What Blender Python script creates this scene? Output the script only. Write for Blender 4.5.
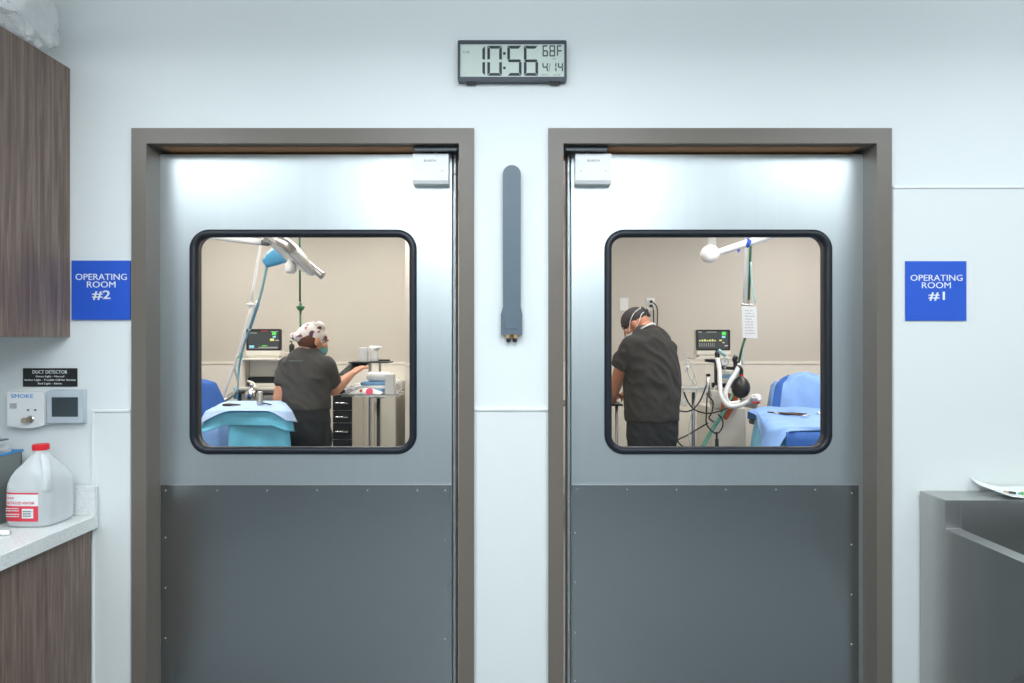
import bpy, bmesh, math, random
from mathutils import Vector, Matrix
random.seed(7)
for o in list(bpy.data.objects): bpy.data.objects.remove(o)
SC = bpy.context.scene; COL = SC.collection
PI = math.pi
# ------------------------------------------------------------------ camera, world, lights, exposure
D, CZ, F = 2.33, 1.456, 683.0          # distance to the door wall, eye height, focal length in pixels
cam = bpy.data.cameras.new('camera'); co = bpy.data.objects.new('camera', cam); COL.objects.link(co)
co.location = (0, -D, CZ); co.rotation_euler = (PI/2, 0, 0)
cam.sensor_width = 36; cam.lens = F/1024*36; cam.clip_start = .05
SC.camera = co
w = bpy.data.worlds.new('world'); SC.world = w; w.use_nodes = True
w.node_tree.nodes['Background'].inputs[0].default_value = (.75, .85, 1, 1)
w.node_tree.nodes['Background'].inputs[1].default_value = .15
vs = SC.view_settings
vs.view_transform = 'Standard'; vs.look = 'None'; vs.exposure = 0.0; vs.gamma = 1; vs.use_curve_mapping = False

def area(name, loc, sx, sy, power, col):
    l = bpy.data.lights.new(name, 'AREA'); l.shape = 'RECTANGLE'; l.size = sx; l.size_y = sy
    l.energy = power; l.color = col
    o = bpy.data.objects.new(name, l); COL.objects.link(o); o.location = loc
    return o
CEIL, OCEIL = 2.62, 2.75
COOL = (.89, .965, 1.0); NEUT = (1.0, .975, .94)
PREP = [(-.62, -2.5, .6, 1.2, 8), (.62, -2.5, .6, 1.2, 8), (-2.0, -1.25, 1.2, .6, 4.5), (2.0, -1.25, 1.2, .6, 2), (0, -1.25, 1.2, .6, 2), (0, -4.3, 1.2, .6, 14)]  # the three by the door wall are added to even its brightness
DROP = .13                                # prep room lens depth, enlarged so its lit sides brighten the upper wall
ORL = [(-1.9, .9, 1.2, .6, 28), (-1.1, 2.9, .6, 1.2, 19), (-2.6, 3.0, .6, 1.2, 16), (1.3, .9, 1.2, .6, 22), (2.6, 1.1, .6, 1.2, 13), (.8, 2.4, .6, 1.2, 9), (2.6, 2.9, .6, 1.2, 20)]  # the two just inside the doors are added to light drape fronts
for x, y, a, b, p in PREP: area('ceiling_lamp', (x, y, CEIL-DROP-.006), a-.06, b-.06, p, COOL)
for x, y, a, b, p in ORL: area('operating_room_lamp', (x, y, OCEIL-.034), a-.06, b-.06, p, NEUT)

# ------------------------------------------------------------------ helpers
def P(px, py, Y):
    s = F/(D+Y); return Vector(((px-512)/s, Y, CZ-(py-341.5)/s))
def srgb(r, g, b):
    f = lambda c: (c/255/12.92) if c/255 <= .04045 else ((c/255+.055)/1.055)**2.4
    return (f(r), f(g), f(b), 1)
WL = {}
def empty(name, loc, label=None, cat=None, group=None, kind=None):
    o = bpy.data.objects.new(name, None); COL.objects.link(o); o.location = loc; o.empty_display_size = .05
    WL[o] = Vector(loc); return tag(o, label, cat, group, kind)
def tag(o, label=None, cat=None, group=None, kind=None):
    if label: o['label'] = label
    if cat: o['category'] = cat
    if group: o['group'] = group
    if kind: o['kind'] = kind
    return o
def link(name, me, mat, parent=None, smooth=False, bevel=0, seg=2):
    if mat: 
        me.materials.clear(); me.materials.append(mat)
    if smooth:
        for p in me.polygons: p.use_smooth = True
    o = bpy.data.objects.new(name, me); COL.objects.link(o)
    if parent:
        o.parent = parent; o.location = -WL[parent]; WL[o] = Vector((0, 0, 0))
    else:
        xs = [v.co for v in me.vertices]
        c = Vector(((min(v.x for v in xs)+max(v.x for v in xs))/2, (min(v.y for v in xs)+max(v.y for v in xs))/2, min(v.z for v in xs)))
        me.transform(Matrix.Translation(-c)); o.location = c; WL[o] = c
    if bevel:
        m = o.modifiers.new('bevel', 'BEVEL'); m.width = bevel; m.segments = seg; m.limit_method = 'ANGLE'; m.angle_limit = math.radians(40)
        m.harden_normals = False
    return o
class MB:
    def __init__(s): s.bm = bmesh.new()
    def box(s, x0, x1, y0, y1, z0, z1, rot=0, piv=None):
        x0, x1 = sorted((x0, x1)); y0, y1 = sorted((y0, y1)); z0, z1 = sorted((z0, z1))
        m = Matrix.Translation(((x0+x1)/2, (y0+y1)/2, (z0+z1)/2)) @ Matrix.Diagonal((x1-x0, y1-y0, z1-z0, 1))
        if rot:
            c = Vector(piv) if piv else Vector(((x0+x1)/2, (y0+y1)/2, 0))
            m = Matrix.Translation(c) @ Matrix.Rotation(rot, 4, 'Z') @ Matrix.Translation(-c) @ m
        bmesh.ops.create_cube(s.bm, size=1, matrix=m); return s
    def obox(s, p0, p1, w, h):                      # bar between two points
        d = Vector(p1)-Vector(p0); q = d.to_track_quat('Z', 'Y').to_matrix().to_4x4()
        m = Matrix.Translation((Vector(p0)+Vector(p1))/2) @ q @ Matrix.Diagonal((w, h, d.length, 1))
        bmesh.ops.create_cube(s.bm, size=1, matrix=m); return s
    def prism(s, pts, axis, a, b):                  # pts 2D; extruded along axis from a to b
        def V(u, v, t): return {'x': (t, u, v), 'y': (u, t, v), 'z': (u, v, t)}[axis]
        A = [s.bm.verts.new(V(u, v, a)) for u, v in pts]; B = [s.bm.verts.new(V(u, v, b)) for u, v in pts]
        s.bm.faces.new(A); s.bm.faces.new(B[::-1]); n = len(pts)
        for i in range(n): s.bm.faces.new((A[i], B[i], B[(i+1) % n], A[(i+1) % n]))
        return s
    def tube(s, pts, r, seg=10, smooth=0, cap=True):
        pts = [Vector(p) for p in pts]
        if not hasattr(r, '__len__'): r = [r]*len(pts)
        if smooth:
            np_, nr = [], []
            for i in range(len(pts)-1):
                a, b, c, d = pts[max(i-1, 0)], pts[i], pts[i+1], pts[min(i+2, len(pts)-1)]
                for k in range(smooth):
                    t = k/smooth
                    np_.append(.5*((2*b)+(c-a)*t+(2*a-5*b+4*c-d)*t*t+(3*b-a-3*c+d)*t**3)); nr.append(r[i]*(1-t)+r[i+1]*t)
            pts, r = np_+[pts[-1]], nr+[r[-1]]
        t0 = (pts[1]-pts[0]).normalized(); n = t0.orthogonal().normalized(); rings = []
        for i, p in enumerate(pts):
            t = (pts[min(i+1, len(pts)-1)]-pts[max(i-1, 0)]).normalized()
            n = (n-t*n.dot(t)).normalized(); b = t.cross(n)
            rings.append([s.bm.verts.new(p+(n*math.cos(a)+b*math.sin(a))*r[i]) for a in [2*PI*j/seg for j in range(seg)]])
        for A, B in zip(rings, rings[1:]):
            for j in range(seg): s.bm.faces.new((A[j], A[(j+1) % seg], B[(j+1) % seg], B[j]))
        if cap: s.bm.faces.new(rings[0][::-1]); s.bm.faces.new(rings[-1])
        return s
    def lathe(s, prof, base, axis=(0, 0, 1), seg=32):   # prof: (r, h)
        q = Vector(axis).to_track_quat('Z', 'Y').to_matrix(); base = Vector(base); rings = []
        for r, h in prof:
            rings.append([s.bm.verts.new(base+q @ Vector((max(r, 1e-5)*math.cos(2*PI*j/seg), max(r, 1e-5)*math.sin(2*PI*j/seg), h))) for j in range(seg)])
        for A, B in zip(rings, rings[1:]):
            for j in range(seg): s.bm.faces.new((A[j], A[(j+1) % seg], B[(j+1) % seg], B[j]))
        s.bm.faces.new(rings[0][::-1]); s.bm.faces.new(rings[-1]); return s
    def ball(s, c, r, rot=None, u=20, v=14):
        r = (r, r, r) if not hasattr(r, '__len__') else r
        m = Matrix.Translation(Vector(c)) @ (rot.to_4x4() if rot else Matrix.Identity(4)) @ Matrix.Diagonal((*r, 1))
        bmesh.ops.create_uvsphere(s.bm, u_segments=u, v_segments=v, radius=1, matrix=m); return s
    def capsule(s, a, b, ra, rb, seg=16):
        a, b = Vector(a), Vector(b); d = (b-a); L = d.length; d.normalize()
        pr = [(ra*math.sin(t), -ra*math.cos(t)) for t in [PI/2*k/5 for k in range(6)]]
        pr += [(rb*math.cos(t), L+rb*math.sin(t)) for t in [PI/2*k/5 for k in range(6)]]
        return s.lathe(pr, a, d, seg)
    def loft(s, secs, R, seg=32):                    # secs: (centre, rx, ry), horizontal ellipses turned by R
        rings = []
        for c, rx, ry in secs:
            rings.append([s.bm.verts.new(Vector(c)+R @ Vector((rx*math.cos(2*PI*j/seg), ry*math.sin(2*PI*j/seg), 0))) for j in range(seg)])
        for A, B in zip(rings, rings[1:]):
            for j in range(seg): s.bm.faces.new((A[j], A[(j+1) % seg], B[(j+1) % seg], B[j]))
        s.bm.faces.new(rings[0][::-1]); s.bm.faces.new(rings[-1]); return s
    def grid(s, f, nu, nv):
        g = [[s.bm.verts.new(f(i/nu, j/nv)) for j in range(nv+1)] for i in range(nu+1)]
        for i in range(nu):
            for j in range(nv): s.bm.faces.new((g[i][j], g[i+1][j], g[i+1][j+1], g[i][j+1]))
        return s
    def mesh(s, name='m'):
        bmesh.ops.recalc_face_normals(s.bm, faces=s.bm.faces)
        me = bpy.data.meshes.new(name); s.bm.to_mesh(me); s.bm.free(); return me
    def build(s, name, mat, parent=None, smooth=False, bevel=0, seg=2):
        return link(name, s.mesh(name), mat, parent, smooth, bevel, seg)
def evalmesh(o):
    dg = bpy.context.evaluated_depsgraph_get(); me = bpy.data.meshes.new_from_object(o.evaluated_get(dg))
    d = o.data; bpy.data.objects.remove(o); return me
def plate(polys, y0, y1):
    """vertical plate facing -Y, polys = list of [(x,z)...]; even-odd holes"""
    c = bpy.data.curves.new('c', 'CURVE'); c.dimensions = '2D'; c.fill_mode = 'BOTH'; c.extrude = abs(y1-y0)/2
    for pl in polys:
        sp = c.splines.new('POLY'); sp.points.add(len(pl)-1); sp.use_cyclic_u = True
        for k, (x, z) in enumerate(pl): sp.points[k].co = (x, z, 0, 1)
    o = bpy.data.objects.new('c', c); COL.objects.link(o); me = evalmesh(o)
    me.transform(Matrix.Translation((0, (y0+y1)/2, 0)) @ Matrix.Rotation(PI/2, 4, 'X'))
    return me
def text(txt, x0, x1, z0, z1, y, bold=0, t=.0012, sx=None):
    """lettering on a surface facing -Y, fitted to a rectangle"""
    c = bpy.data.curves.new('t', 'FONT'); c.body = txt; c.size = 1; c.extrude = .5; c.offset = bold; c.resolution_u = 3
    o = bpy.data.objects.new('t', c); COL.objects.link(o); me = evalmesh(o)
    xs = [v.co.x for v in me.vertices]; ys = [v.co.y for v in me.vertices]
    a, b, d, e = min(xs), max(xs), min(ys), max(ys)
    me.transform(Matrix.Translation((x0, y, z0)) @ Matrix.Rotation(PI/2, 4, 'X') @ Matrix.Diagonal(((x1-x0)/(b-a), (z1-z0)/(e-d), t, 1)) @ Matrix.Translation((-a, -d, .5)))
    return me
def join(meshes):
    bm = bmesh.new()
    for m in meshes: bm.from_mesh(m)
    me = bpy.data.meshes.new('j'); bm.to_mesh(me); bm.free(); return me
def rrect(x0, x1, z0, z1, r, k=10):
    pts = []
    for cx, cz, a0 in ((x1-r, z1-r, 0), (x0+r, z1-r, PI/2), (x0+r, z0+r, PI), (x1-r, z0+r, 1.5*PI)):
        pts += [(cx+r*math.cos(a0+PI/2*i/k), cz+r*math.sin(a0+PI/2*i/k)) for i in range(k+1)]
    return pts
def rect(x0, x1, z0, z1): return [(x0, z0), (x1, z0), (x1, z1), (x0, z1)]

# ------------------------------------------------------------------ materials
def mat(name, col, rough=.5, metal=0, spec=.5, bump=0, bscale=40, vary=0, vscale=8, alpha=1, trans=0, emit=None, estr=1, stretch=None, coat=0, aniso=0, detail=4):
    m = bpy.data.materials.new(name); m.use_nodes = True; nt = m.node_tree; b = nt.nodes['Principled BSDF']
    b.inputs['Base Color'].default_value = col; b.inputs['Roughness'].default_value = rough
    b.inputs['Metallic'].default_value = metal; b.inputs['Specular IOR Level'].default_value = spec
    b.inputs['Alpha'].default_value = alpha; b.inputs['Transmission Weight'].default_value = trans
    b.inputs['Coat Weight'].default_value = coat; b.inputs['Anisotropic'].default_value = aniso
    if emit: b.inputs['Emission Color'].default_value = emit; b.inputs['Emission Strength'].default_value = estr
    tc = nt.nodes.new('ShaderNodeTexCoord'); mp = nt.nodes.new('ShaderNodeMapping'); nt.links.new(tc.outputs['Object'], mp.inputs[0])
    if stretch: mp.inputs['Scale'].default_value = stretch
    if vary:
        n = nt.nodes.new('ShaderNodeTexNoise'); n.inputs['Scale'].default_value = vscale; n.inputs['Detail'].default_value = detail
        nt.links.new(mp.outputs[0], n.inputs['Vector'])
        r = nt.nodes.new('ShaderNodeMapRange'); r.inputs[1].default_value = .3; r.inputs[2].default_value = .7
        r.inputs[3].default_value = 1-vary; r.inputs[4].default_value = 1+vary; nt.links.new(n.outputs[0], r.inputs[0])
        h = nt.nodes.new('ShaderNodeHueSaturation'); h.inputs['Color'].default_value = col
        nt.links.new(r.outputs[0], h.inputs['Value']); nt.links.new(h.outputs[0], b.inputs['Base Color'])
    if bump:
        n2 = nt.nodes.new('ShaderNodeTexNoise'); n2.inputs['Scale'].default_value = bscale; nt.links.new(mp.outputs[0], n2.inputs['Vector'])
        bp = nt.nodes.new('ShaderNodeBump'); bp.inputs['Strength'].default_value = bump; bp.inputs['Distance'].default_value = .01
        nt.links.new(n2.outputs[0], bp.inputs['Height']); nt.links.new(bp.outputs[0], b.inputs['Normal'])
    return m
def wood():
    m = mat('taupe wood laminate', srgb(98, 84, 78), .45); nt = m.node_tree; b = nt.nodes['Principled BSDF']
    mp = [n for n in nt.nodes if n.type == 'MAPPING'][0]; mp.inputs['Scale'].default_value = (34, 34, 1.6)
    n = nt.nodes.new('ShaderNodeTexNoise'); n.inputs['Scale'].default_value = 2.2; n.inputs['Detail'].default_value = 7; n.inputs['Distortion'].default_value = .8
    nt.links.new(mp.outputs[0], n.inputs['Vector'])
    r = nt.nodes.new('ShaderNodeValToRGB'); r.color_ramp.elements[0].position = .32; r.color_ramp.elements[0].color = srgb(98, 80, 72)
    r.color_ramp.elements[1].position = .68; r.color_ramp.elements[1].color = srgb(142, 122, 110)
    e = r.color_ramp.elements.new(.5); e.color = srgb(118, 100, 90)
    nt.links.new(n.outputs[0], r.inputs[0]); nt.links.new(r.outputs[0], b.inputs['Base Color']); return m
def quartz():
    m = mat('white speckled quartz', srgb(232, 234, 234), .25); nt = m.node_tree; b = nt.nodes['Principled BSDF']; mp = [n for n in nt.nodes if n.type == 'MAPPING'][0]
    n = nt.nodes.new('ShaderNodeTexVoronoi'); n.inputs['Scale'].default_value = 420; nt.links.new(mp.outputs[0], n.inputs['Vector'])
    r = nt.nodes.new('ShaderNodeValToRGB'); r.color_ramp.elements[0].position = 0; r.color_ramp.elements[0].color = srgb(236, 238, 238)
    r.color_ramp.elements[1].position = .8; r.color_ramp.elements[1].color = srgb(216, 219, 218)
    e = r.color_ramp.elements.new(.5); e.color = srgb(232, 234, 233)
    sp = nt.nodes.new('ShaderNodeSeparateColor'); nt.links.new(n.outputs['Color'], sp.inputs[0])
    nt.links.new(sp.outputs[0], r.inputs[0]); nt.links.new(r.outputs[0], b.inputs['Base Color']); return m
def brushed(name, col, rough, bump, stretch, vary=.05, aniso=0, metal=1.0):
    return mat(name, col, rough, metal, bump=bump, bscale=60, stretch=stretch, vary=vary, vscale=3, aniso=aniso)
def pane_mat():
    m = bpy.data.materials.new('clear window pane'); m.use_nodes = True; nt = m.node_tree; nt.nodes.clear()
    o = nt.nodes.new('ShaderNodeOutputMaterial'); mx = nt.nodes.new('ShaderNodeMixShader'); t = nt.nodes.new('ShaderNodeBsdfTransparent')
    g = nt.nodes.new('ShaderNodeBsdfGlossy'); g.inputs['Roughness'].default_value = .015; fr = nt.nodes.new('ShaderNodeFresnel'); fr.inputs[0].default_value = 1.35
    t.inputs[0].default_value = (.98, .985, .98, 1)
    nt.links.new(fr.outputs[0], mx.inputs[0]); nt.links.new(t.outputs[0], mx.inputs[1]); nt.links.new(g.outputs[0], mx.inputs[2]); nt.links.new(mx.outputs[0], o.inputs[0]); return m
def clearplastic(name, col, amt=.35, rough=.2):
    m = bpy.data.materials.new(name); m.use_nodes = True; nt = m.node_tree; b = nt.nodes['Principled BSDF']; o = nt.nodes['Material Output']
    b.inputs['Base Color'].default_value = col; b.inputs['Roughness'].default_value = rough
    t = nt.nodes.new('ShaderNodeBsdfTransparent'); mx = nt.nodes.new('ShaderNodeMixShader'); lw = nt.nodes.new('ShaderNodeLayerWeight'); lw.inputs[0].default_value = .35
    mr = nt.nodes.new('ShaderNodeMapRange'); mr.inputs[3].default_value = amt; mr.inputs[4].default_value = min(1, amt+.5)
    nt.links.new(lw.outputs['Facing'], mr.inputs[0]); nt.links.new(mr.outputs[0], mx.inputs[0])
    nt.links.new(t.outputs[0], mx.inputs[1]); nt.links.new(b.outputs[0], mx.inputs[2]); nt.links.new(mx.outputs[0], o.inputs[0]); return m
M = dict(
 wall=mat('white wall paint', (.80, .84, .845, 1), .55, bump=.03, bscale=150),
 backwall=mat('grey wall paint', srgb(150, 156, 158), .6),
 panel=mat('white wainscot panel', (.79, .825, .82, 1), .32, bump=.03, bscale=200),
 beige=mat('warm grey wall paint', srgb(206, 199, 188), .6, bump=.02, bscale=120),
 cream=mat('cream wainscot panel', srgb(236, 230, 219), .5),
 whitetrim=mat('white trim', (.84, .86, .86, 1), .4),
 ceil=mat('white ceiling tile', (.88, .89, .89, 1), .9, bump=.2, bscale=90),
 floor=mat('grey vinyl floor', srgb(128, 132, 134), .35, vary=.12, vscale=30),
 dframe=mat('taupe enamel door frame', srgb(112, 104, 96), .38, bump=.02, bscale=300),
 door=mat('satin anodised aluminium', (.63, .68, .70, 1), .38, 0.92, bump=.006, bscale=20, stretch=(20, 20, .6), vary=.015, vscale=2),
 kick=mat('brushed stainless steel', (.43, .455, .462, 1), .22, 1.0, bump=.035, bscale=1, stretch=(3, 3, 500), vary=0),
 sink=mat('brushed stainless sink steel', (.50, .50, .49, 1), .33, 1.0, bump=.03, bscale=2, stretch=(1, 5, .4), vary=.04, vscale=3),
 gasket=mat('black rubber gasket', srgb(22, 28, 38), .42),
 darkmetal=mat('dark hardware metal', srgb(70, 74, 76), .4, .8),
 chrome=mat('chrome', (.72, .73, .73, 1), .15, 1),
 steel=mat('satin steel', (.58, .58, .57, 1), .3, 1),
 screw=mat('screw metal', (.75, .76, .77, 1), .3, 1),
 whiteplastic=mat('white plastic', (.86, .87, .88, 1), .35),
 creamplastic=mat('off-white plastic', srgb(226, 222, 212), .4),
 greyplastic=mat('slate grey plastic', srgb(92, 107, 119), .42),
 darkplastic=mat('dark clock casing', srgb(58, 66, 78), .4),
 black=mat('black plastic', (.012, .013, .015, 1), .4),
 brass=mat('brass', (.7, .45, .2, 1), .3, 1),
 lcd=mat('clock screen', srgb(208, 220, 212), .25),
 lcdink=mat('screen digits', srgb(32, 46, 58), .4),
 blue=mat('blue sign plastic', srgb(42, 92, 205), .35),
 signwhite=mat('sign lettering', (.82, .86, .88, 1), .5),
 inkgrey=mat('grey print', srgb(96, 104, 112), .6),
 blueink=mat('blue print', srgb(84, 158, 222), .6),
 blacksign=mat('black sign plastic', (.008, .008, .01, 1), .4),
 thermo=mat('pale grey thermostat plastic', srgb(196, 206, 214), .4),
 tscreen=mat('dark touch screen', srgb(40, 56, 62), .12, spec=.8),
 wood=wood(), quartz=quartz(), pane=pane_mat(),
 water=clearplastic('milky jug plastic', (.9, .93, .94, 1), .42, .25),
 liquid=clearplastic('water', (.80, .86, .88, 1), .3, .1),
 bag=clearplastic('clear plastic film', (.97, .98, .99, 1), .22, .12),
 clear=clearplastic('clear tubing', (.85, .87, .86, 1), .45, .2),
 aqua=mat('aqua tubing', srgb(172, 218, 222), .3),
 red=mat('red cap plastic', srgb(226, 40, 52), .35),
 redlabel=mat('red label', srgb(222, 62, 82), .5),
 paper=mat('white paper', (.82, .84, .85, 1), .7),
 yellow=mat('yellow highlighter', srgb(205, 222, 70), .4),
 orange=mat('orange fabric', srgb(196, 96, 48), .6, vary=.25, vscale=9),
 blackfab=mat('charcoal scrub fabric', srgb(74, 72, 70), .85, bump=0, bscale=5, vary=.08, vscale=6),  # greyed lighter to include reflections in the window glass
 blackfab2=mat('black scrub fabric', srgb(50, 48, 46), .85, bump=0, bscale=4, vary=.08, vscale=6),
 trouser=mat('black trouser fabric', srgb(36, 37, 41), .85),
 cap2=mat('dark grey surgical cap', srgb(58, 54, 56), .8),
 skin=mat('skin', srgb(214, 156, 126), .5, vary=.05, vscale=14),
 skin2=mat('tanned skin', srgb(200, 136, 106), .5, vary=.05, vscale=14),
 hair=mat('brown hair', srgb(92, 52, 30), .7, bump=.1, bscale=60, stretch=(3, 3, 1)),
 eye=mat('eye white', (.8, .8, .78, 1), .2),
 mask=mat('teal face mask', srgb(110, 178, 180), .7),
 drapeblue=mat('blue surgical drape', srgb(128, 168, 228), .6, bump=.6, bscale=6, vary=.16, vscale=4),
 drapedark=mat('dark blue surgical drape', srgb(40, 94, 176), .7, bump=.5, bscale=7),
 drapepale=mat('pale blue drape sheet', srgb(178, 206, 244), .7, bump=.4, bscale=8),
 drapeteal=mat('teal plastic drape', srgb(108, 196, 232), .45, bump=.8, bscale=6, vary=.12, vscale=5),
 green=mat('green hose', srgb(40, 105, 72), .5),
 teal=mat('teal hose', srgb(95, 170, 150), .5),
 bluehose=mat('blue plastic', srgb(120, 195, 225), .4),
 bluewrap=mat('bright blue film', srgb(100, 185, 232), .35, bump=.5, bscale=40),
 screen=mat('monitor screen', (.02, .024, .026, 1), .15, emit=(.10, .11, .11, 1), estr=.5),
 sgreen=mat('green readout', (.02, .3, .03, 1), .5, emit=(.12, .75, .12, 1), estr=.9),
 sred=mat('red readout', (.4, .02, .03, 1), .5, emit=(.8, .08, .12, 1), estr=.9),
 syel=mat('yellow readout', (.4, .4, .1, 1), .5, emit=(.6, .6, .25, 1), estr=.9),
 scyan=mat('cyan readout', (.1, .3, .4, 1), .5, emit=(.3, .6, .7, 1), estr=.9),
 sgrey=mat('grey readout', (.2, .2, .2, 1), .5, emit=(.45, .45, .42, 1), estr=.7),
 diffuser=mat('lit diffuser', (.9, .9, .9, 1), .5, emit=(.88, .96, 1, 1), estr=6.6),
 diffuser2=mat('lit warm diffuser', (.9, .9, .9, 1), .5, emit=(1, .96, .9, 1), estr=4),
 bluepack=mat('blue sterile pack', srgb(120, 170, 215), .6, bump=.4, bscale=40),
 pink=mat('pink round tape label', srgb(235, 70, 110), .5),
 instr=mat('dark surgical instruments', srgb(74, 54, 48), .3, .6),
 bluegrey=mat('blue grey pole metal', srgb(120, 128, 145), .3, .7),
 key=mat('key metal', (.55, .45, .35, 1), .3, 1),
 greybin=mat('grey bin', srgb(130, 134, 132), .4, .3),
 binrim=mat('blue rim', srgb(60, 140, 200), .4),
 seal=mat('tan warm gap light', srgb(176, 130, 92), .6),  # tan colour painting in warm light at the door gaps
 pencil=mat('pencil wood', srgb(205, 160, 130), .6),
)
def wear(m, lo, hi, sc):
    nt = m.node_tree; b = nt.nodes['Principled BSDF']; tc = nt.nodes.new('ShaderNodeTexCoord'); mp = nt.nodes.new('ShaderNodeMapping'); mp.inputs['Scale'].default_value = sc
    n = nt.nodes.new('ShaderNodeTexNoise'); n.inputs['Scale'].default_value = 1; n.inputs['Detail'].default_value = 0; r = nt.nodes.new('ShaderNodeMapRange')
    r.inputs[1].default_value = .1; r.inputs[2].default_value = .9; r.inputs[3].default_value = lo; r.inputs[4].default_value = hi
    nt.links.new(tc.outputs['Object'], mp.inputs[0]); nt.links.new(mp.outputs[0], n.inputs['Vector']); nt.links.new(n.outputs[0], r.inputs[0]); nt.links.new(r.outputs[0], b.inputs['Roughness'])
wear(M['sink'], .24, .42, (2, 6, .7))
# patterned bandana cap
def floral():
    m = mat('floral print cotton', (.8, .78, .76, 1), .8); nt = m.node_tree; b = nt.nodes['Principled BSDF']; mp = [n for n in nt.nodes if n.type == 'MAPPING'][0]
    n = nt.nodes.new('ShaderNodeTexNoise'); n.inputs['Scale'].default_value = 24; n.inputs['Detail'].default_value = 1.5; nt.links.new(mp.outputs[0], n.inputs['Vector'])
    r = nt.nodes.new('ShaderNodeValToRGB'); r.color_ramp.interpolation = 'CONSTANT'
    r.color_ramp.elements[0].position = 0; r.color_ramp.elements[0].color = srgb(96, 60, 86)
    r.color_ramp.elements[1].position = .40; r.color_ramp.elements[1].color = srgb(190, 150, 160)
    e = r.color_ramp.elements.new(.44); e.color = srgb(240, 234, 230)
    nt.links.new(n.outputs[0], r.inputs[0]); nt.links.new(r.outputs[0], b.inputs['Base Color']); return m
M['floral'] = floral()

# ------------------------------------------------------------------ room shell
S0 = F/D                                # px per metre on the door wall
DEP = 0.0                                # depth at which outlines read from the photograph lie
X0 = lambda px: (px-512)*(D+DEP)/F
Z0 = lambda py: CZ-(py-341.5)*(D+DEP)/F
DEP = -.012
FO = [(X0(131.3), X0(474)), (X0(548.4), X0(892))]       # frame outer
FI = [(a+.0512, b-.0512) for a, b in FO]                # frame opening
FT = Z0(128); OT = FT-.052
DY = .081; DS = F/(D+DY)
XD = lambda px: (px-512)/DS
ZD = lambda py: CZ-(py-341.5)/DS
DEP = 0.0
# door wall, pierced by the two openings
holes = [rect(a+.02, b-.02, -.2, FT-.02) for a, b in FO]
x = [-2.9]+[v for a, b in FO for v in (a+.02, b-.02)]+[2.9]
outline = [(-3.6, 0), (FO[0][0]+.02, 0), (FO[0][0]+.02, FT-.02), (FO[0][1]-.02, FT-.02), (FO[0][1]-.02, 0), (FO[1][0]+.02, 0), (FO[1][0]+.02, FT-.02), (FO[1][1]-.02, FT-.02), (FO[1][1]-.02, 0), (3.6, 0), (3.6, 2.75), (-3.6, 2.75)]
tag(link('wall_front', plate([outline], 0, .13), M['wall']), kind='structure')
def inner_wall(name, x0, x1, y0, y1, z1=2.75, z0=0, m='wall'):
    return tag(MB().box(x0, x1, y0, y1, z0, z1).build(name, M[m]), kind='structure')
inner_wall('wall_left', -3.75, -3.6, -5.2, .13); inner_wall('wall_right', 3.6, 3.75, -5.2, .13)
inner_wall('wall_back', -3.6, 3.6, -5.2, -5.05, m='backwall')
tag(MB().box(-3.75, 3.75, -5.2, 0, CEIL, CEIL+.05).build('ceiling', M['ceil']), kind='structure')
tag(MB().box(-3.75, 3.75, -5.2, 5.0, -.08, 0).build('floor', M['floor']), kind='structure')
BY = 4.17
inner_wall('wall_operating_left', -3.75, -3.6, .13, BY, m='beige'); inner_wall('wall_operating_right', 3.6, 3.75, .13, BY, m='beige')
inner_wall('wall_operating_back', -3.75, 3.75, BY, BY+.12, m='beige')
inner_wall('wall_between_operating_rooms', -.06, .06, .13, BY, m='beige')
inner_wall('wall_recess', -.93, -.06, 3.62, BY, m='beige')
tag(link('wall_front_inner', plate([[(a, min(z, 2.75)) for a, z in outline]], .131, .15), M['beige']), kind='structure')
tag(MB().box(-3.75, 3.75, .13, BY+.12, OCEIL, OCEIL+.05).build('ceiling_operating_rooms', M['ceil']), kind='structure')
# wainscot in the operating rooms
RZ = 1.456-.215
n_trim = [0]
def trim(*boxes, m='whitetrim', bevel=.0015):
    n_trim[0] += 1; b = MB()
    for bx in boxes: b.box(*bx)
    return tag(b.build('trim_%d' % n_trim[0], M[m], bevel=bevel), kind='structure')
for a, b in ((-3.6, -.93), (.06, 3.6)):
    trim((a, b, BY-.006, BY, .1, RZ), m='cream'); trim((a, b, BY-.014, BY, RZ, RZ+.022), m='cream')
trim((-.93, -.06, 3.612, 3.62, .1, RZ), m='cream'); trim((-.93, -.06, 3.606, 3.62, RZ, RZ+.022), m='cream')
# seams in the wainscot
trim(*[(X, X+.006, BY-.009, BY-.005, .1, RZ) for X in (-3.0, -2.4, -1.2, 1.0, 1.83, 2.18, 2.6)], m='cream')
# wainscot and corner strips on the near wall
z409 = Z0(409.5)
trim((X0(476), X0(546.5), -.004, 0, .1, z409), m='panel'); trim((X0(475), X0(547.4), -.009, 0, z409-.004, z409+.006))
z411 = Z0(411.5)
trim((X0(95), X0(131), -.004, 0, .1, z411), m='panel'); trim((X0(93.5), X0(131), -.009, 0, z411-.002, z411+.007), (X0(92.8), X0(95.3), -.008, 0, .1, z411+.007))
z188 = Z0(188)
trim((X0(892.5), 3.6, -.004, 0, .1, z188), m='panel'); trim((X0(892.5), 3.6, -.009, 0, z188-.003, z188+.006))
for nm, a, b in (('baseboard_middle', FO[0][1], FO[1][0]), ('baseboard_right', FO[1][1], 3.6)):
    tag(MB().box(a, b, -.012, 0, 0, .1).build(nm, M['greyplastic'], bevel=.003), kind='structure')
tag(MB().box(-3.6, FO[0][0], -.012, 0, 0, .1).build('baseboard_left', M['greyplastic'], bevel=.003), kind='structure')

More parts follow.
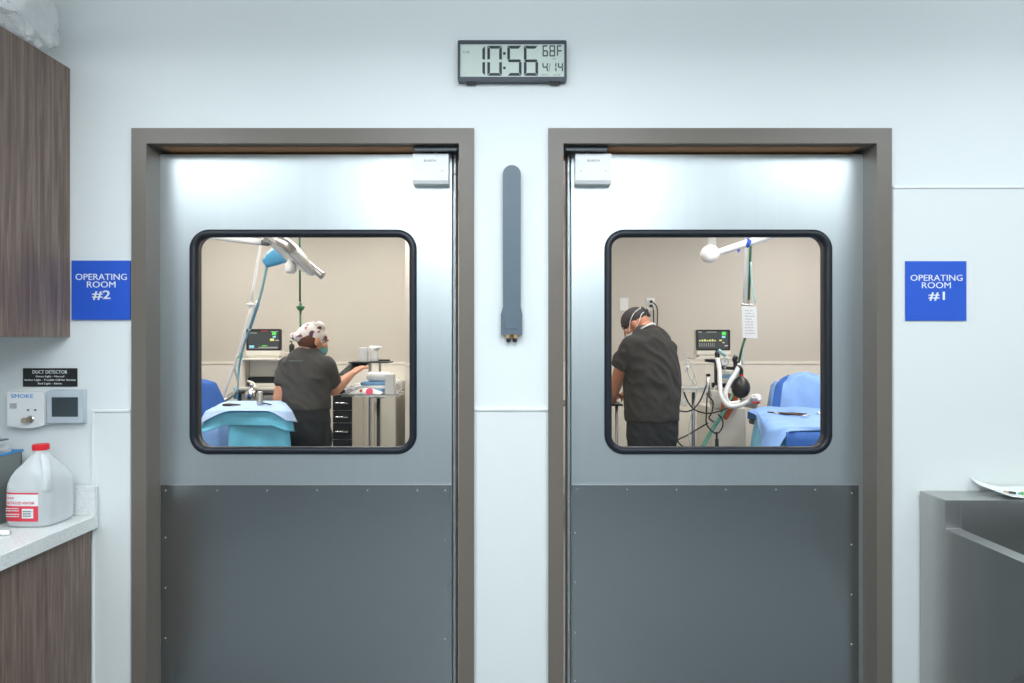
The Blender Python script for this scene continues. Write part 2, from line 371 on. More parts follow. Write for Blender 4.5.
# ceiling lights (all above the frame)
def fitting(x, y, a, b, cz, warm, where, dp=.03):
    t = empty('ceiling_light', (x, y, cz-dp), 'unseen rectangular ceiling light panel %s' % where, 'ceiling light')
    if warm:
        MB().box(x-a/2, x+a/2, y-b/2, y-b/2+.03, cz-dp, cz).box(x-a/2, x+a/2, y+b/2-.03, y+b/2, cz-dp, cz).box(x-a/2, x-a/2+.03, y-b/2, y+b/2, cz-dp, cz).box(x+a/2-.03, x+a/2, y-b/2, y+b/2, cz-dp, cz).build('light_frame', M['whitetrim'], t)
        MB().box(x-a/2+.03, x+a/2-.03, y-b/2+.03, y+b/2-.03, cz-dp+.003, cz-dp+.013).build('diffuser', M['diffuser2' if warm else 'diffuser'], t)
    else:                                   # white tray above a lit lens, deepened to brighten the upper wall
        MB().box(x-a/2, x+a/2, y-b/2, y+b/2, cz-.012, cz-.0005).build('light_frame', M['whitetrim'], t)
        MB().box(x-a/2+.005, x+a/2-.005, y-b/2+.005, y+b/2-.005, cz-dp, cz-.0125).build('diffuser', M['diffuser'], t)
for (x, y, a, b, p), wz in zip(PREP, ('in front of the left door', 'in front of the right door', 'added to brighten the wall on the counter side', 'added to brighten the wall on the sink side', 'added to brighten the wall midway between the doors', 'at the back of the prep room')): fitting(x, y, a, b, CEIL, 0, wz, DROP)
for (x, y, a, b, p), wz in zip(ORL, ('added near the left door inside to light the drapes', 'above the woman in the floral cap', 'in the far left corner of the left operating room', 'added inside the right door to light the drapes', 'above the draped table on the right', 'above the man in the dark cap', 'in the far right corner of the right operating room')): fitting(x, y, a, b, OCEIL, 1, wz)

# ------------------------------------------------------------------ the two doors
def screw_at(parent, x, z, y, r=.0042):
    me = bpy.data.meshes.get('screw_mesh')
    if not me:
        b = MB().lathe([(r, 0), (r, .001), (r*.7, .0026), (r*.2, .003)], (0, 0, 0), (0, -1, 0), 12)
        me = b.mesh('screw_mesh'); me.name = 'screw_mesh'; me.materials.append(M['screw'])
        for p in me.polygons: p.use_smooth = True
    o = bpy.data.objects.new('screw', me); COL.objects.link(o); o.parent = parent; o.location = Vector((x, y, z))-WL[parent]; return o
def build_door(i):
    a, b = FI[i]; oa, ob = FO[i]; side = -1 if i == 0 else 1
    d = empty('door_%d' % (2-i), ((a+b)/2, 0, 0), kind='structure')
    # frame with mitred corners: face, return and deep jamb with a stop
    fw = .0512
    def mem(pts): return plate([pts], -.012, 0)
    f = [mem([(oa, 0), (a, 0), (a, OT), (oa, FT)]), mem([(b, 0), (ob, 0), (ob, FT), (b, OT)]), mem([(oa, FT), (a, OT), (b, OT), (ob, FT)])]
    j = MB().box(oa+.02, a, -.001, .15, 0, OT).box(b, ob-.02, -.001, .15, 0, OT).box(oa+.02, ob-.02, -.001, .15, OT, FT-.02).mesh()
    fr = link('door_frame', join(f+[j]), M['dframe'], d, bevel=.0012)
    MB().box(P(171, 0, .08).x if i == 0 else a+.02, b-.02 if i == 0 else P(852, 0, .08).x, .022, .122, OT-.004, OT-.0003).build('head_gap_light', M['seal'], d)  # tan strip painting in warm operating room light above the leaf
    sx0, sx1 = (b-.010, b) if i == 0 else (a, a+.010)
    MB().box(a, b, .132, .152, OT-.016, OT).box(sx0, sx1, .132, .152, 0, OT-.016).build('door_seal', M['seal'], d)  # tan strips painted as warm light leaking past the leaf
    # leaf with a rounded window hole
    if i == 0: lx0, lx1 = XD(159.2), XD(451.8); ex0, ex1 = XD(452.3), XD(457.3); w_ = (189.9, 416.9, 199.0, 409.2)
    else: lx0, lx1 = XD(571.5), XD(863.2); ex0, ex1 = XD(566.0), XD(571.0); w_ = (604.2, 831.9, 612.5, 822.6)
    zt = ZD(154.3); hole = (XD(w_[0])+.018, XD(w_[1])-.018, ZD(454.4)+.018, ZD(229.5)-.018)
    leaf = link('door_leaf', plate([rect(lx0, lx1, .012, zt), rrect(*hole, .048)], DY, DY+.044), M['door'], d, bevel=.001)
    # rounded hinge edge strip
    r = (ex1-ex0)/2; b_ = MB(); n = 10
    pts = [(ex0+r+r*math.cos(t), DY+.010-.010*math.sin(t)) for t in [PI*k/n for k in range(n+1)]]+[(ex0, DY+.044), (ex1, DY+.044)]
    b_.prism(pts, 'z', .012, zt); b_.build('hinge_edge', M['door'], d, smooth=False)
    for py in (174, 283.5, 392, 502, 611):
        screw_at(d, (ex0+ex1)/2, ZD(py), DY-.0005, .003)
    # gasket: rounded ring with a bulged profile
    gx0, gx1, gz0, gz1 = XD(w_[0]), XD(w_[1]), ZD(454.4), ZD(229.5)
    g = MB(); prof = [(0, .002), (.001, -.006), (.006, -.011), (.014, -.013), (.021, -.011), (.0255, -.005), (.0265, .014), (.0250, .0185), (.0195, .026), (.0195, .048), (.016, .054), (0, .054), (0, .044), (.0180, .044), (.0180, .002)]
    rings = [[(x_, z_) for x_, z_ in rrect(gx0+o_, gx1-o_, gz0+o_, gz1-o_, max(.07-o_, .01), 12)] for o_, _ in prof]
    vr = [[g.bm.verts.new((x_, DY+yy, z_)) for x_, z_ in rg] for rg, (_, yy) in zip(rings, prof)]
    N = len(vr[0])
    for A, B in zip(vr, vr[1:]+vr[:1]):
        for k in range(N): g.bm.faces.new((A[k], A[(k+1) % N], B[(k+1) % N], B[k]))
    g.build('window_gasket', M['gasket'], d, smooth=True)
    link('window_pane', plate([rrect(gx0+.022, gx1-.022, gz0+.022, gz1-.022, .05)], DY+.019, DY+.025), M['pane'], d)
    # kick plate
    if i == 0: kx0, kx1 = XD(161), XD(451.3)
    else: kx0, kx1 = XD(572), XD(858.5)
    kz = ZD(484.6)
    MB().box(kx0, kx1, DY-.0022, DY, .03, kz).build('kick_plate', M['kick'], d, bevel=.001)
    MB().box(kx0, kx1, DY-.005, DY-.0021, kz-.0015, kz+.0015).build('plate_edge', M['screw'], d)
    if i == 0: ss = [(x_, 490.3) for x_ in (166, 217.4, 267.3, 317.3, 367.5, 417.5, 445.3)]+[(165.8, y_) for y_ in (537.4, 587.6, 637.9)]+[(445, y_) for y_ in (539.8, 589.4, 639)]
    else: ss = [(x_, 489.5) for x_ in (577.3, 626.9, 676.4, 725.7, 775.6, 815)]+[(851.5, 493)]+[(574.8, y_) for y_ in (532.8, 582, 632.3, 681)]+[(851.2, y_) for y_ in (544.4, 594.3, 643.9)]
    for x_, y_ in ss: screw_at(d, XD(x_), ZD(y_), DY-.0022)
    # hinge cover box with a slanted lower edge
    bx0, bx1 = (412.5, 448.6) if i == 0 else (575.2, 611.4)
    BYd = DY-.045; sb = F/(D+BYd); XB = lambda p: (p-512)/sb; ZB = lambda p: CZ-(p-341.5)/sb
    cov = MB().prism([(BYd, ZB(153.5)), (BYd, ZB(180.2)), (BYd+.008, ZB(183.6)), (DY, ZB(183.6)), (DY, ZB(153.5))], 'x', XB(bx0), XB(bx1)).build('hinge_cover', M['whiteplastic'], d, bevel=.0012)
    for x_ in ((417.6, 442.2) if i == 0 else (581.3, 605.9)):
        s_ = screw_at(cov, XB(x_), ZB(170.7), BYd, .004)
    tx = (424, 435.7) if i == 0 else (587.5, 599.5)
    link('lettering', text('ELIASON', XB(tx[0]), XB(tx[1]), ZB(161.6), ZB(159.6), BYd, t=.0008), M['inkgrey'], cov)
    # top pivot arm
    px0, px1 = (414, 458.6) if i == 0 else (564.2, 607.5)
    MB().box(XB(px0), XB(px1), .02, .09, OT-.012, OT-.0002).box(XB(px0)+.004, XB(px1)-.004, .012, .03, OT-.018, OT-.010).build('pivot_plate', M['darkmetal'], d, bevel=.001)
    pxc = 435 if i == 0 else 588.3
    MB().lathe([(.009, 0), (.009, .012), (.013, .012), (.013, .02), (.007, .02), (.007, .03)], (XB(pxc), .055, zt-.001), (0, 0, 1), 16).build('pivot_pin', M['chrome'], d, smooth=False)
    return d
build_door(0); build_door(1)

# ------------------------------------------------------------------ wall fixtures
def room_sign(px0, px1, py0, py1, num, T, lab):
    t = empty('room_sign', (X0((px0+px1)/2), 0, Z0(py1)), lab, 'sign')
    MB().box(X0(px0), X0(px1), -.0085, -.0045 if num == '1' else 0, Z0(py1), Z0(py0)).build('sign_plate', M['blue'], t, bevel=.0006)
    a, b, c = T
    ms = [text('OPERATING', X0(a[0]), X0(a[1]), Z0(a[3]), Z0(a[2]), -.0085, .0), text('ROOM', X0(b[0]), X0(b[1]), Z0(b[3]), Z0(b[2]), -.0085, .0), text('#'+num, X0(c[0]), X0(c[1]), Z0(c[3]), Z0(c[2]), -.0085, .012)]
    link('lettering', join(ms), M['signwhite'], t)
room_sign(73, 131.2, 260.8, 319.8, '2', ((77.2, 128.3, 274, 280.2), (88.6, 117, 281.6, 287.8), (93.8, 112, 290.6, 300.1)), 'blue square sign reading OPERATING ROOM #2 beside the wooden wall cabinet')
room_sign(904.2, 964.9, 261.4, 320.8, '1', ((909, 960.8, 275, 281.1), (920.3, 949.1, 282.4, 288.5), (926.9, 943.2, 291.8, 301)), 'blue square sign reading OPERATING ROOM #1 right of the right door')

# clock
DEP = -.026
ck = empty('digital_clock', (X0(512), 0, Z0(82.5)), 'dark framed digital wall clock reading 10:56 above the doors', 'clock')
link('clock_case', plate([rrect(X0(457.7), X0(566.6), Z0(81.2), Z0(40.4), .006, 4), rect(X0(460.2), X0(564.3), Z0(77), Z0(43.8))], -.028, -.002), M['darkplastic'], ck, bevel=.0008)
MB().box(X0(458.5), X0(565.8), -.006, -.0005, Z0(80.8), Z0(41)).build('back_cover', M['darkplastic'], ck)
MB().box(X0(460), X0(564.5), -.023, -.004, Z0(77.3), Z0(43.5)).build('clock_screen', M['lcd'], ck)
for px in (471, 555):
    MB().box(X0(px-5), X0(px+5), -.026, -.004, Z0(83), Z0(81)).build('foot', M['black'], ck, bevel=.002)
SEG = {'0': 'abcdef', '1': 'bc', '5': 'afgcd', '6': 'afgecd', '8': 'abcdefg', '4': 'fgbc', 'F': 'aefg'}
CX = lambda p: X0(440+p/6.4); CY = lambda p: Z0(20+p/6.4)
def seven(ch, x0, x1, y0, y1, t, gap):
    """x0..x1 and y0 (top)..y1 (bottom) in crop pixels"""
    out = []; ym = (y0+y1)/2; g = gap
    def H(y, up):   # horizontal bar, bevelled ends
        if up > 0: return [(x0+g, y), (x1-g, y), (x1-g-t, y+t), (x0+g+t, y+t)]
        if up < 0: return [(x0+g, y), (x1-g, y), (x1-g-t, y-t), (x0+g+t, y-t)]
        return [(x0+g+t/2, y-t/2), (x1-g-t/2, y-t/2), (x1-g, y), (x1-g-t/2, y+t/2), (x0+g+t/2, y+t/2), (x0+g, y)]
    def V(x, sgn, a, b, flip):
        i0 = t if not flip else t/2; i1 = t/2 if not flip else t
        return [(x, a+g+ (0 if not flip else t*.3)), (x, b-g-(t*.3 if not flip else 0)), (x+sgn*t, b-g-i1), (x+sgn*t, a+g+i0)]
    for c in SEG[ch]:
        out.append({'a': H(y0, 1), 'd': H(y1, -1), 'g': H(ym, 0), 'f': V(x0, 1, y0, ym, 0), 'b': V(x1, -1, y0, ym, 0), 'e': V(x0, 1, ym, y1, 1), 'c': V(x1, -1, ym, y1, 1)}[c])
    return out
segs = []
for ch, a, b in (('1', 200, 288), ('0', 303, 396), ('5', 431, 522), ('6', 537, 628)): segs += seven(ch, a, b, 164, 355, 17, 2.5)
for ch, a, b in (('6', 657, 691), ('8', 701, 737), ('F', 749, 781)): segs += seven(ch, a, b, 161, 231, 7, 1.2)
for ch, a, b in (('4', 656, 690), ('1', 715, 745), ('4', 756, 787)): segs += seven(ch, a, b, 270, 330, 7, 1.2)
segs += [[(404, 204), (420, 204), (420, 220), (404, 220)], [(404, 297), (420, 297), (420, 313), (404, 313)], [(703, 275), (706, 275), (699, 328), (696, 328)]]
ms = [plate([[(CX(u), CY(v)) for u, v in pg]], -.0245, -.0231) for pg in segs]
link('clock_digits', join(ms), M['lcdink'], ck)
ms = [text('TUE', CX(145), CX(188), CY(210), CY(196), -.0231, t=.0006), text('TEMP', CX(718), CX(742), CY(250), CY(243), -.0231, t=.0006), text('MONTH', CX(648), CX(695), CY(353), CY(346), -.0231, t=.0006), text('DATE', CX(728), CX(768), CY(353), CY(346), -.0231, t=.0006)]
for m_ in ms: link('small_print', m_, M['inkgrey'], ck)

# slate grey wand between the doors
an = empty('wall_antenna', (X0(511.7), 0, Z0(342)), 'long slate grey plastic antenna hanging on the wall between the doors', 'antenna')
A1 = lambda p: X0(p)
sh = [(A1(502.9), Z0(312)), (A1(520.7), Z0(312))]
top = [(X0(511.8)+.0304*math.cos(t), Z0(174)+.0304*math.sin(t)) for t in [PI*k/16 for k in range(17)]]
link('antenna_blade', plate([[sh[0], sh[1]]+top], -.026, -.006), M['greyplastic'], an, bevel=.005, seg=3)
link('antenna_base', plate([[(A1(500.8), Z0(334.5)), (A1(522.3), Z0(334.5)), (A1(522.3), Z0(315)), (A1(520.9), Z0(307.5)), (A1(502.7), Z0(307.5)), (A1(500.8), Z0(315))]], -.032, 0), M['greyplastic'], an, bevel=.002)
MB().box(A1(505), A1(518), -.0345, -.031, Z0(329), Z0(320)).build('base_badge', M['greyplastic'], an, bevel=.001)
for px in (508.5, 514.8):
    c = MB().lathe([(.0085, 0), (.0085, .009), (.0065, .009), (.0065, .013)], (X0(px), -.016, Z0(334.5)), (0, 0, -1), 6).build('connector', M['brass'], an)
    MB().lathe([(.0075, .013), (.0075, .024), (.004, .026)], (X0(px), -.016, Z0(334.5)), (0, 0, -1), 12).build('connector_cap', M['black'], c)

# duct detector sign, smoke station, thermostat
DEP = 0.0
t = empty('detector_sign', (X0(50), 0, Z0(386.6)), 'black rectangular sign reading DUCT DETECTOR above the thermostat', 'sign')
MB().box(X0(23.4), X0(77.6), -.0025, 0, Z0(386.7), Z0(368.2)).build('sign_plate', M['blacksign'], t)
e = lambda p: X0(p/8.54); h = lambda p: Z0(360+p/8.54)
link('lettering', join([text('DUCT DETECTOR', e(283), e(580), h(116), h(87), -.0025, .0), text('Green Light - Normal', e(310), e(552), h(152), h(131), -.0025), text('Amber Light - Trouble Call for Service', e(213), e(650), h(182), h(161), -.0025), text('Red Light - Alarm', e(330), e(532), h(213), h(192), -.0025)]), M['signwhite'], t)
DEP = -.028
t = empty('smoke_detector_station', (X0(26), 0, Z0(427)), 'white wall box lettered SMOKE with a key in its lock', 'alarm station')
pts = [(X0(44.5), Z0(391.8)), (X0(7.6), Z0(391.8))]
pts += [(X0(7.3+37.2*k/10), Z0(425.2+3.0*math.sin(PI*k/10))) for k in range(11)]
link('station_body', plate([pts], -.03, 0), M['whiteplastic'], t, bevel=.005, seg=3)
link('lettering', text('SMOKE', e(100), e(288), h(324), h(291), -.03, 0), M['blueink'], t)
gr = [rect(e(86+ (k % 2)*2), e(146), h(372+k*9), h(376+k*9)) for k in range(5)]
link('print_block', join([plate([g_], -.0308, -.03) for g_ in gr]), M['inkgrey'], t)
for px in (245, 305): MB().lathe([(.0035, 0), (.0035, .002), (.001, .003)], (e(px), -.03, h(427)), (0, -1, 0), 12).build('indicator', M['inkgrey'], t)
MB().lathe([(.013, 0), (.013, .003), (.011, .005), (.004, .005)], (e(265), -.03, h(507)), (0, -1, 0), 20).build('lock', M['chrome'], t, smooth=False)
MB().box(e(262), e(268), -.052, -.034, h(530), h(485)).lathe([(.010, -.0015), (.010, .0015)], (e(235), -.045, h(512)), (0, -1, .1), 16).build('key', M['key'], t)
t = empty('thermostat', (X0(66), 0, Z0(423.8)), 'pale grey wall thermostat with a dark touch screen', 'thermostat')
MB().box(X0(46), X0(82.4), -.012, 0, Z0(423.8), Z0(390)).build('back_plate', M['thermo'], t, bevel=.003)
link('thermostat_body', plate([rect(X0(46.6), X0(82.8), Z0(423), Z0(391)), rect(X0(50.6), X0(77.6), Z0(417), Z0(397.3))], -.026, -.012), M['thermo'], t, bevel=.0015)
MB().box(X0(50.2), X0(78), -.022, -.012, Z0(417.3), Z0(397)).build('touch_screen', M['tscreen'], t)

DEP = 0.0
# ------------------------------------------------------------------ cabinets and counter (left)
XC = X0(70.2); zb, zt_ = Z0(337.2), Z0(68.6)
t = empty('wall_cabinet', (-2.0, 0, zb), 'taupe wood laminate wall cabinet with a white plastic bag on top', 'cabinet')
MB().box(-2.5, XC, -.335, -.0005, zb, zt_).build('cabinet_body', M['wood'], t, bevel=.001)
for x0, x1 in ((-2.495, -2.007), (-2.003, XC-.002)):
    dd = MB().box(x0, x1, -.356, -.336, zb+.003, zt_-.003).build('cabinet_door', M['wood'], t, bevel=.001)
    xh = x1-.04 if x0 < -2.1 else x0+.04
    MB().tube([(xh, -.357, zb+.06), (xh, -.385, zb+.06), (xh, -.385, zb+.19), (xh, -.357, zb+.19)], .005, 8).build('handle', M['steel'], dd)
ct = .869
t = empty('base_cabinet', (-2.0, 0, 0), 'taupe wood laminate base cabinet under the white counter', 'cabinet')
MB().box(-2.6, X0(93), -.58, -.013, .1, ct-.046).build('cabinet_body', M['wood'], t, bevel=.001)
MB().box(-2.6, X0(93)-.02, -.52, -.013, 0, .1).build('toe_kick', M['black'], t)
for x0, x1 in ((-2.595, -2.018), (-2.014, X0(93)-.002)):
    dd = MB().box(x0, x1, -.6, -.581, .105, ct-.05).build('cabinet_door', M['wood'], t, bevel=.001)
    xh = x1-.04 if x0 < -2.1 else x0+.04
    MB().tube([(xh, -.601, .62), (xh, -.63, .62), (xh, -.63, .76), (xh, -.601, .76)], .005, 8).build('handle', M['steel'], dd)
cx1 = X0(100.3)
t = empty('countertop', (-2.0, 0, ct-.045), 'white speckled stone countertop with a low backsplash', 'countertop')
MB().box(-2.6, cx1, -.63, -.0095, ct-.045, ct).build('counter_slab', M['quartz'], t, bevel=.003)
MB().box(-2.6, cx1-.002, -.03, -.0095, ct+.0002, Z0(484.6)).build('backsplash', M['quartz'], t, bevel=.002)

# water jug: rounded-square body, shoulders, handle, cap, label
def jug():
    cx, cy, rot = -1.531, -.110, math.radians(-2)
    t = empty('water_jug', (cx, cy, ct), 'translucent gallon water jug with a red cap on the white counter', 'jug')
    R = Matrix.Rotation(rot, 3, 'Z'); H = .252
    prof = [(.055, .0), (.068, .002), (.074, .010), (.0755, .03), (.0755, .118), (.074, .136), (.069, .156), (.060, .176), (.048, .193), (.036, .208), (.027, .220), (.0215, .228), (.0205, .238)]
    def ringpts(r, z, n=48):
        e_ = 2+2.2*max(0, min(1, (.2-z)/.06)); out = []
        for k in range(n):
            a = 2*PI*k/n; c_, s_ = math.cos(a), math.sin(a); q = (abs(c_)**e_+abs(s_)**e_)**(-1/e_)
            out.append(Vector((cx, cy, ct+.0005+z))+R @ Vector((r*q*c_, r*q*s_, 0)))
        return out
    def shell(pr):
        b = MB(); rr = [[b.bm.verts.new(p) for p in ringpts(r, z)] for r, z in pr]
        for A, B in zip(rr, rr[1:]):
            for k in range(48): b.bm.faces.new((A[k], A[(k+1) % 48], B[(k+1) % 48], B[k]))
        b.bm.faces.new(rr[0][::-1]); b.bm.faces.new(rr[-1]); return b
    shell(prof).build('jug_body', M['water'], t, smooth=True)
    shell([(r-.0035, max(z, .003)) for r, z in prof[:5]]+[(.0715, .1365)]).build('jug_water', M['liquid'], t, smooth=True)
    def L(u, v, z): return Vector((cx, cy, ct+z))+R @ Vector((u, v, 0))
    MB().tube([L(.020, -.016, .216), L(.040, -.036, .204), L(.057, -.053, .180), L(.064, -.060, .145), L(.060, -.056, .118)], [.010, .012, .012, .011, .012], 12, 6).build('jug_handle', M['water'], t, smooth=True)
    MB().lathe([(.0245, 0), (.0245, .016), (.0225, .0185), (.01, .019)], (cx, cy, ct+.236), (0, 0, 1), 32).build('jug_cap', M['red'], t, smooth=False)
    # label wraps the camera-side face (local -v face)
    def lab(u0, u1, z0, z1, off, nm, m, par):
        b = MB(); n = 12; fr, bk = [], []
        for k in range(n+1):
            u = u0+(u1-u0)*k/n
            zz = lambda z: z
            v = lambda z: -(( max(0, 1-(abs(u)/.0755)**4.2))**(1/4.2))*.0755-off
            fr.append((b.bm.verts.new(L(u, v(0), z0)), b.bm.verts.new(L(u, v(0), z1))))
        for A, B in zip(fr, fr[1:]): b.bm.faces.new((A[0], B[0], B[1], A[1]))
        o = b.build(nm, m, par); md = o.modifiers.new('s', 'SOLIDIFY'); md.thickness = .0004; return o
    u0, u1 = -.062, .046
    la = lab(u0, u1, .022, .112, .0008, 'label', M['paper'], t)
    lab(u0, u1, .022, .070, .0014, 'label_band', M['redlabel'], la); lab(u0, u1, .107, .112, .0014, 'label_band', M['redlabel'], la)
    lab(-.004, .032, .032, .062, .0020, 'label_box', M['paper'], la)
    def ltext(s, a, b_, z0, z1, m, off):
        me = text(s, a, b_, z0, z1, -.0755-off, t=.0005)
        me.transform(Matrix.Translation((cx, cy, ct)) @ Matrix.Rotation(rot, 4, 'Z'))
        link('lettering', me, m, la)
    ltext('DISTILLED WATER', -.056, .036, .076, .084, M['redlabel'], .0014)
    def lbars(x0, x1, zs, m, off):        # illegible fine print: short dashes
        ps = []; random.seed(3)
        for z_ in zs:
            x_ = x0
            while x_ < x1-.003:
                w_ = random.uniform(.003, .008); ps.append(plate([rect(x_, min(x_+w_, x1), z_, z_+.0032)], -.0755-off-.0005, -.0755-off)); x_ += w_+.0015
        me = join(ps); me.transform(Matrix.Translation((cx, cy, ct)) @ Matrix.Rotation(rot, 4, 'Z')); link('fine_print', me, m, la)
    lbars(-.056, -.012, (.036, .043, .054, .061), M['paper'], .0016)
    lbars(.0, .028, (.038, .045, .052), M['inkgrey'], .0024)
    lbars(-.056, -.03, (.094,), M['redlabel'], .0012)
jug()

# grey bin with wrapped goods
t = empty('supply_bin', (-1.80, -.20, ct), 'grey metal bin with a blue rim on the counter behind the jug', 'bin')
bx0, bx1, by0, by1 = -1.96, -1.640, -.35, -.045
b = MB(); th = .004; z1 = ct+.2195
b.box(bx0, bx1, by0, by1, ct+.0005, ct+.008).box(bx0, bx0+th, by0, by1, ct+.008, z1).box(bx1-th, bx1, by0, by1, ct+.008, z1).box(bx0, bx1, by0, by0+th, ct+.008, z1).box(bx0, bx1, by1-th, by1, ct+.008, z1)
b.build('bin_body', M['greybin'], t)
b = MB(); z2 = z1+.007
b.box(bx0-.004, bx0+.006, by0-.004, by1+.004, z1, z2).box(bx1-.006, bx1+.004, by0-.004, by1+.004, z1, z2).box(bx0, bx1, by0-.004, by0+.006, z1, z2).box(bx0, bx1, by1-.006, by1+.004, z1, z2).build('bin_rim', M['binrim'], t, bevel=.001)
def lump(c, r, amp=.12, freq=9, seed=0, n=28):
    from mathutils import noise
    b = MB(); b.ball((0, 0, 0), 1, u=n*2, v=n)
    for v in b.bm.verts:
        k = 1+amp*noise.noise(v.co*freq/3+Vector((seed, seed, 0)))+amp*.5*noise.noise(v.co*freq+Vector((0, seed, 3)))
        v.co = Vector((v.co.x*r[0]*k+c[0], v.co.y*r[1]*k+c[1], v.co.z*r[2]*k+c[2]))
    return b
for k, (c, r, lb) in enumerate((((-1.70, -.13, ct+.222), (.05, .08, .032), 'crumpled clear wrapped pack nearest the jug, on top in the grey bin'), ((-1.80, -.17, ct+.218), (.045, .1, .035), 'crumpled clear wrapped pack in the middle of the grey bin'), ((-1.90, -.15, ct+.215), (.045, .1, .03), 'crumpled clear wrapped pack furthest from the jug in the grey bin'))):
    o = lump(c, r, .3, 7, k).build('wrapped_pack', M['bag'], smooth=True); tag(o, lb, 'pack', 'wrapped packs in the grey bin')
    lump(c, (r[0]*.6, r[1]*.7, r[2]*.5), .3, 5, k+4).build('pack_contents', M['paper'], o, smooth=True)
t = MB().box(-1.93, -1.66, -.30, -.075, ct+.262, ct+.266, rot=.05).build('dark_folder', M['greyplastic'], bevel=.001); tag(t, 'dark flat folder lying on the wrapped packs in the grey bin', 'folder')
t = link('counter_tool', MB().tube([(-1.52, -.262, ct+.0085), (-1.56, -.268, ct+.009), (-1.66, -.28, ct+.0085)], [.0075, .0085, .008], 12, 4).mesh(), M['whiteplastic'], smooth=True); tag(t, 'small white plastic tool lying on the counter in front of the jug', 'tool')

# clear plastic bag over the cabinet top
t = empty('plastic_bag', (-1.60, -.2, zt_), 'clear crumpled plastic bag of white cups on the wall cabinet', 'bag')
bb = MB(); bb.ball((0, 0, 0), 1, u=64, v=40)
from mathutils import noise
for v in bb.bm.verts:
    c = v.co.copy(); k = 1+.14*noise.noise(c*1.9)+.09*noise.noise(c*5)+.03*noise.noise(c*13)
    x_, y_, z_ = -1.575+c.x*.155*k, -.19+c.y*.15*k, zt_+.115+c.z*.118*k
    if z_ < zt_+.003 and x_ < XC+.004: z_ = zt_+.003
    if x_ > XC: z_ -= (x_-XC)*.75; x_ = XC+(x_-XC)*.45
    v.co = (x_, y_, z_)
bb.build('bag_film', M['bag'], t, smooth=True)
for c, n, r in (((-1.56, -.25, zt_+.10), (.7, -.5, .25), .05), ((-1.60, -.17, zt_+.085), (.85, -.35, .1), .055), ((-1.66, -.25, zt_+.12), (.5, -.7, .3), .045), ((-1.63, -.12, zt_+.16), (.6, -.5, .5), .045)):
    MB().lathe([(r*.7, 0), (r*.85, .02), (r, .045), (r*1.04, .046), (r*.98, .043), (r*.6, .006)], c, n, 28).build('bag_cup', M['whiteplastic'], t, smooth=True)

# ------------------------------------------------------------------ scrub sink (right)
SX = X0(918.2); zl = Z0(490.2); zr = .857
t = empty('scrub_sink', (2.2, -.3, .3), 'large brushed stainless steel scrub sink mounted on the right wall', 'sink')
prof = [(-.0005, .10), (-.145, .235), (-.56, .635), (-.56, zr), (-.145, zr), (-.145, zl), (-.0005, zl)]
prof = [(-.0095, .10), (-.145, .235), (-.56, .635), (-.56, zr), (-.146, zr), (-.146, zl), (-.0095, zl)]
b = MB().prism(prof, 'x', SX, SX+.05).prism(prof, 'x', 3.15, 3.2)
b.box(SX+.05, 3.15, -.146, -.0095, .3, zl).box(SX+.05, 3.15, -.56, -.53, .635, zr)
b.prism([(-.146, .30), (-.146, .36), (-.56, .68), (-.56, .635)], 'x', SX+.05, 3.15)
b.build('sink_body', M['sink'], t, bevel=.0007, seg=1)
for x_ in (2.15, 2.75):
    MB().lathe([(.03, 0), (.03, .008), (.014, .012)], (x_, -.0105, zl+.16), (0, -1, 0), 20).tube([(x_, -.022, zl+.16), (x_, -.12, zl+.2), (x_, -.24, zl+.17), (x_, -.26, zl+.12)], .012, 12, 6).build('faucet', M['chrome'], t, smooth=True)

# curled paper with pencil and highlighter
def paper_f(u, v):
    X = 1.553+.36*u; yy = -.012-.125*v
    z = zl+.0015+.030*(1-.75*v)*max(0, (.36-u)/.36)**2+.016*max(0, (.3-v)/.3)**2+.012*max(0, (u-.55)/.45)**2
    return Vector((X+.05*v*(1-u), yy, z))
o = MB().grid(paper_f, 30, 12).build('curled_paper', M['paper'], smooth=True); tag(o, 'curled white sheet of paper lying on the sink ledge', 'paper')
md = o.modifiers.new('s', 'SOLIDIFY'); md.thickness = .0008; md.offset = 1
zp = zl+.009
def pz(X, Y):
    v = (-.012-Y)/.125; u = (X-1.553-.05*v)/(.36-.05*v); return paper_f(u, v).z
t = empty('pencil', (1.63, -.09, zp), 'short dark pencil stub on the curled paper by the highlighter', 'pencil')
MB().tube([(1.628, -.090, pz(1.628, -.09)+.0055), (1.650, -.091, pz(1.65, -.091)+.0055)], .004, 6).build('pencil_barrel', M['black'], t)
MB().tube([(1.612, -.0895, pz(1.612, -.0895)+.0055), (1.628, -.090, pz(1.628, -.09)+.0055)], [.0015, .0038], 6).build('pencil_tip', M['pencil'], t)
t = empty('highlighter', (1.72, -.08, zp), 'yellow green highlighter pen on the curled paper', 'pen')
MB().tube([(1.672, -.092, pz(1.672, -.092)+.0075), (1.80, -.094, pz(1.8, -.094)+.0075)], .006, 12).build('pen_body', M['yellow'], t, smooth=False)
MB().tube([(1.660, -.0915, pz(1.66, -.0915)+.0065), (1.672, -.092, pz(1.672, -.092)+.0075)], [.0025, .005], 12).build('pen_tip', M['teal'], t)

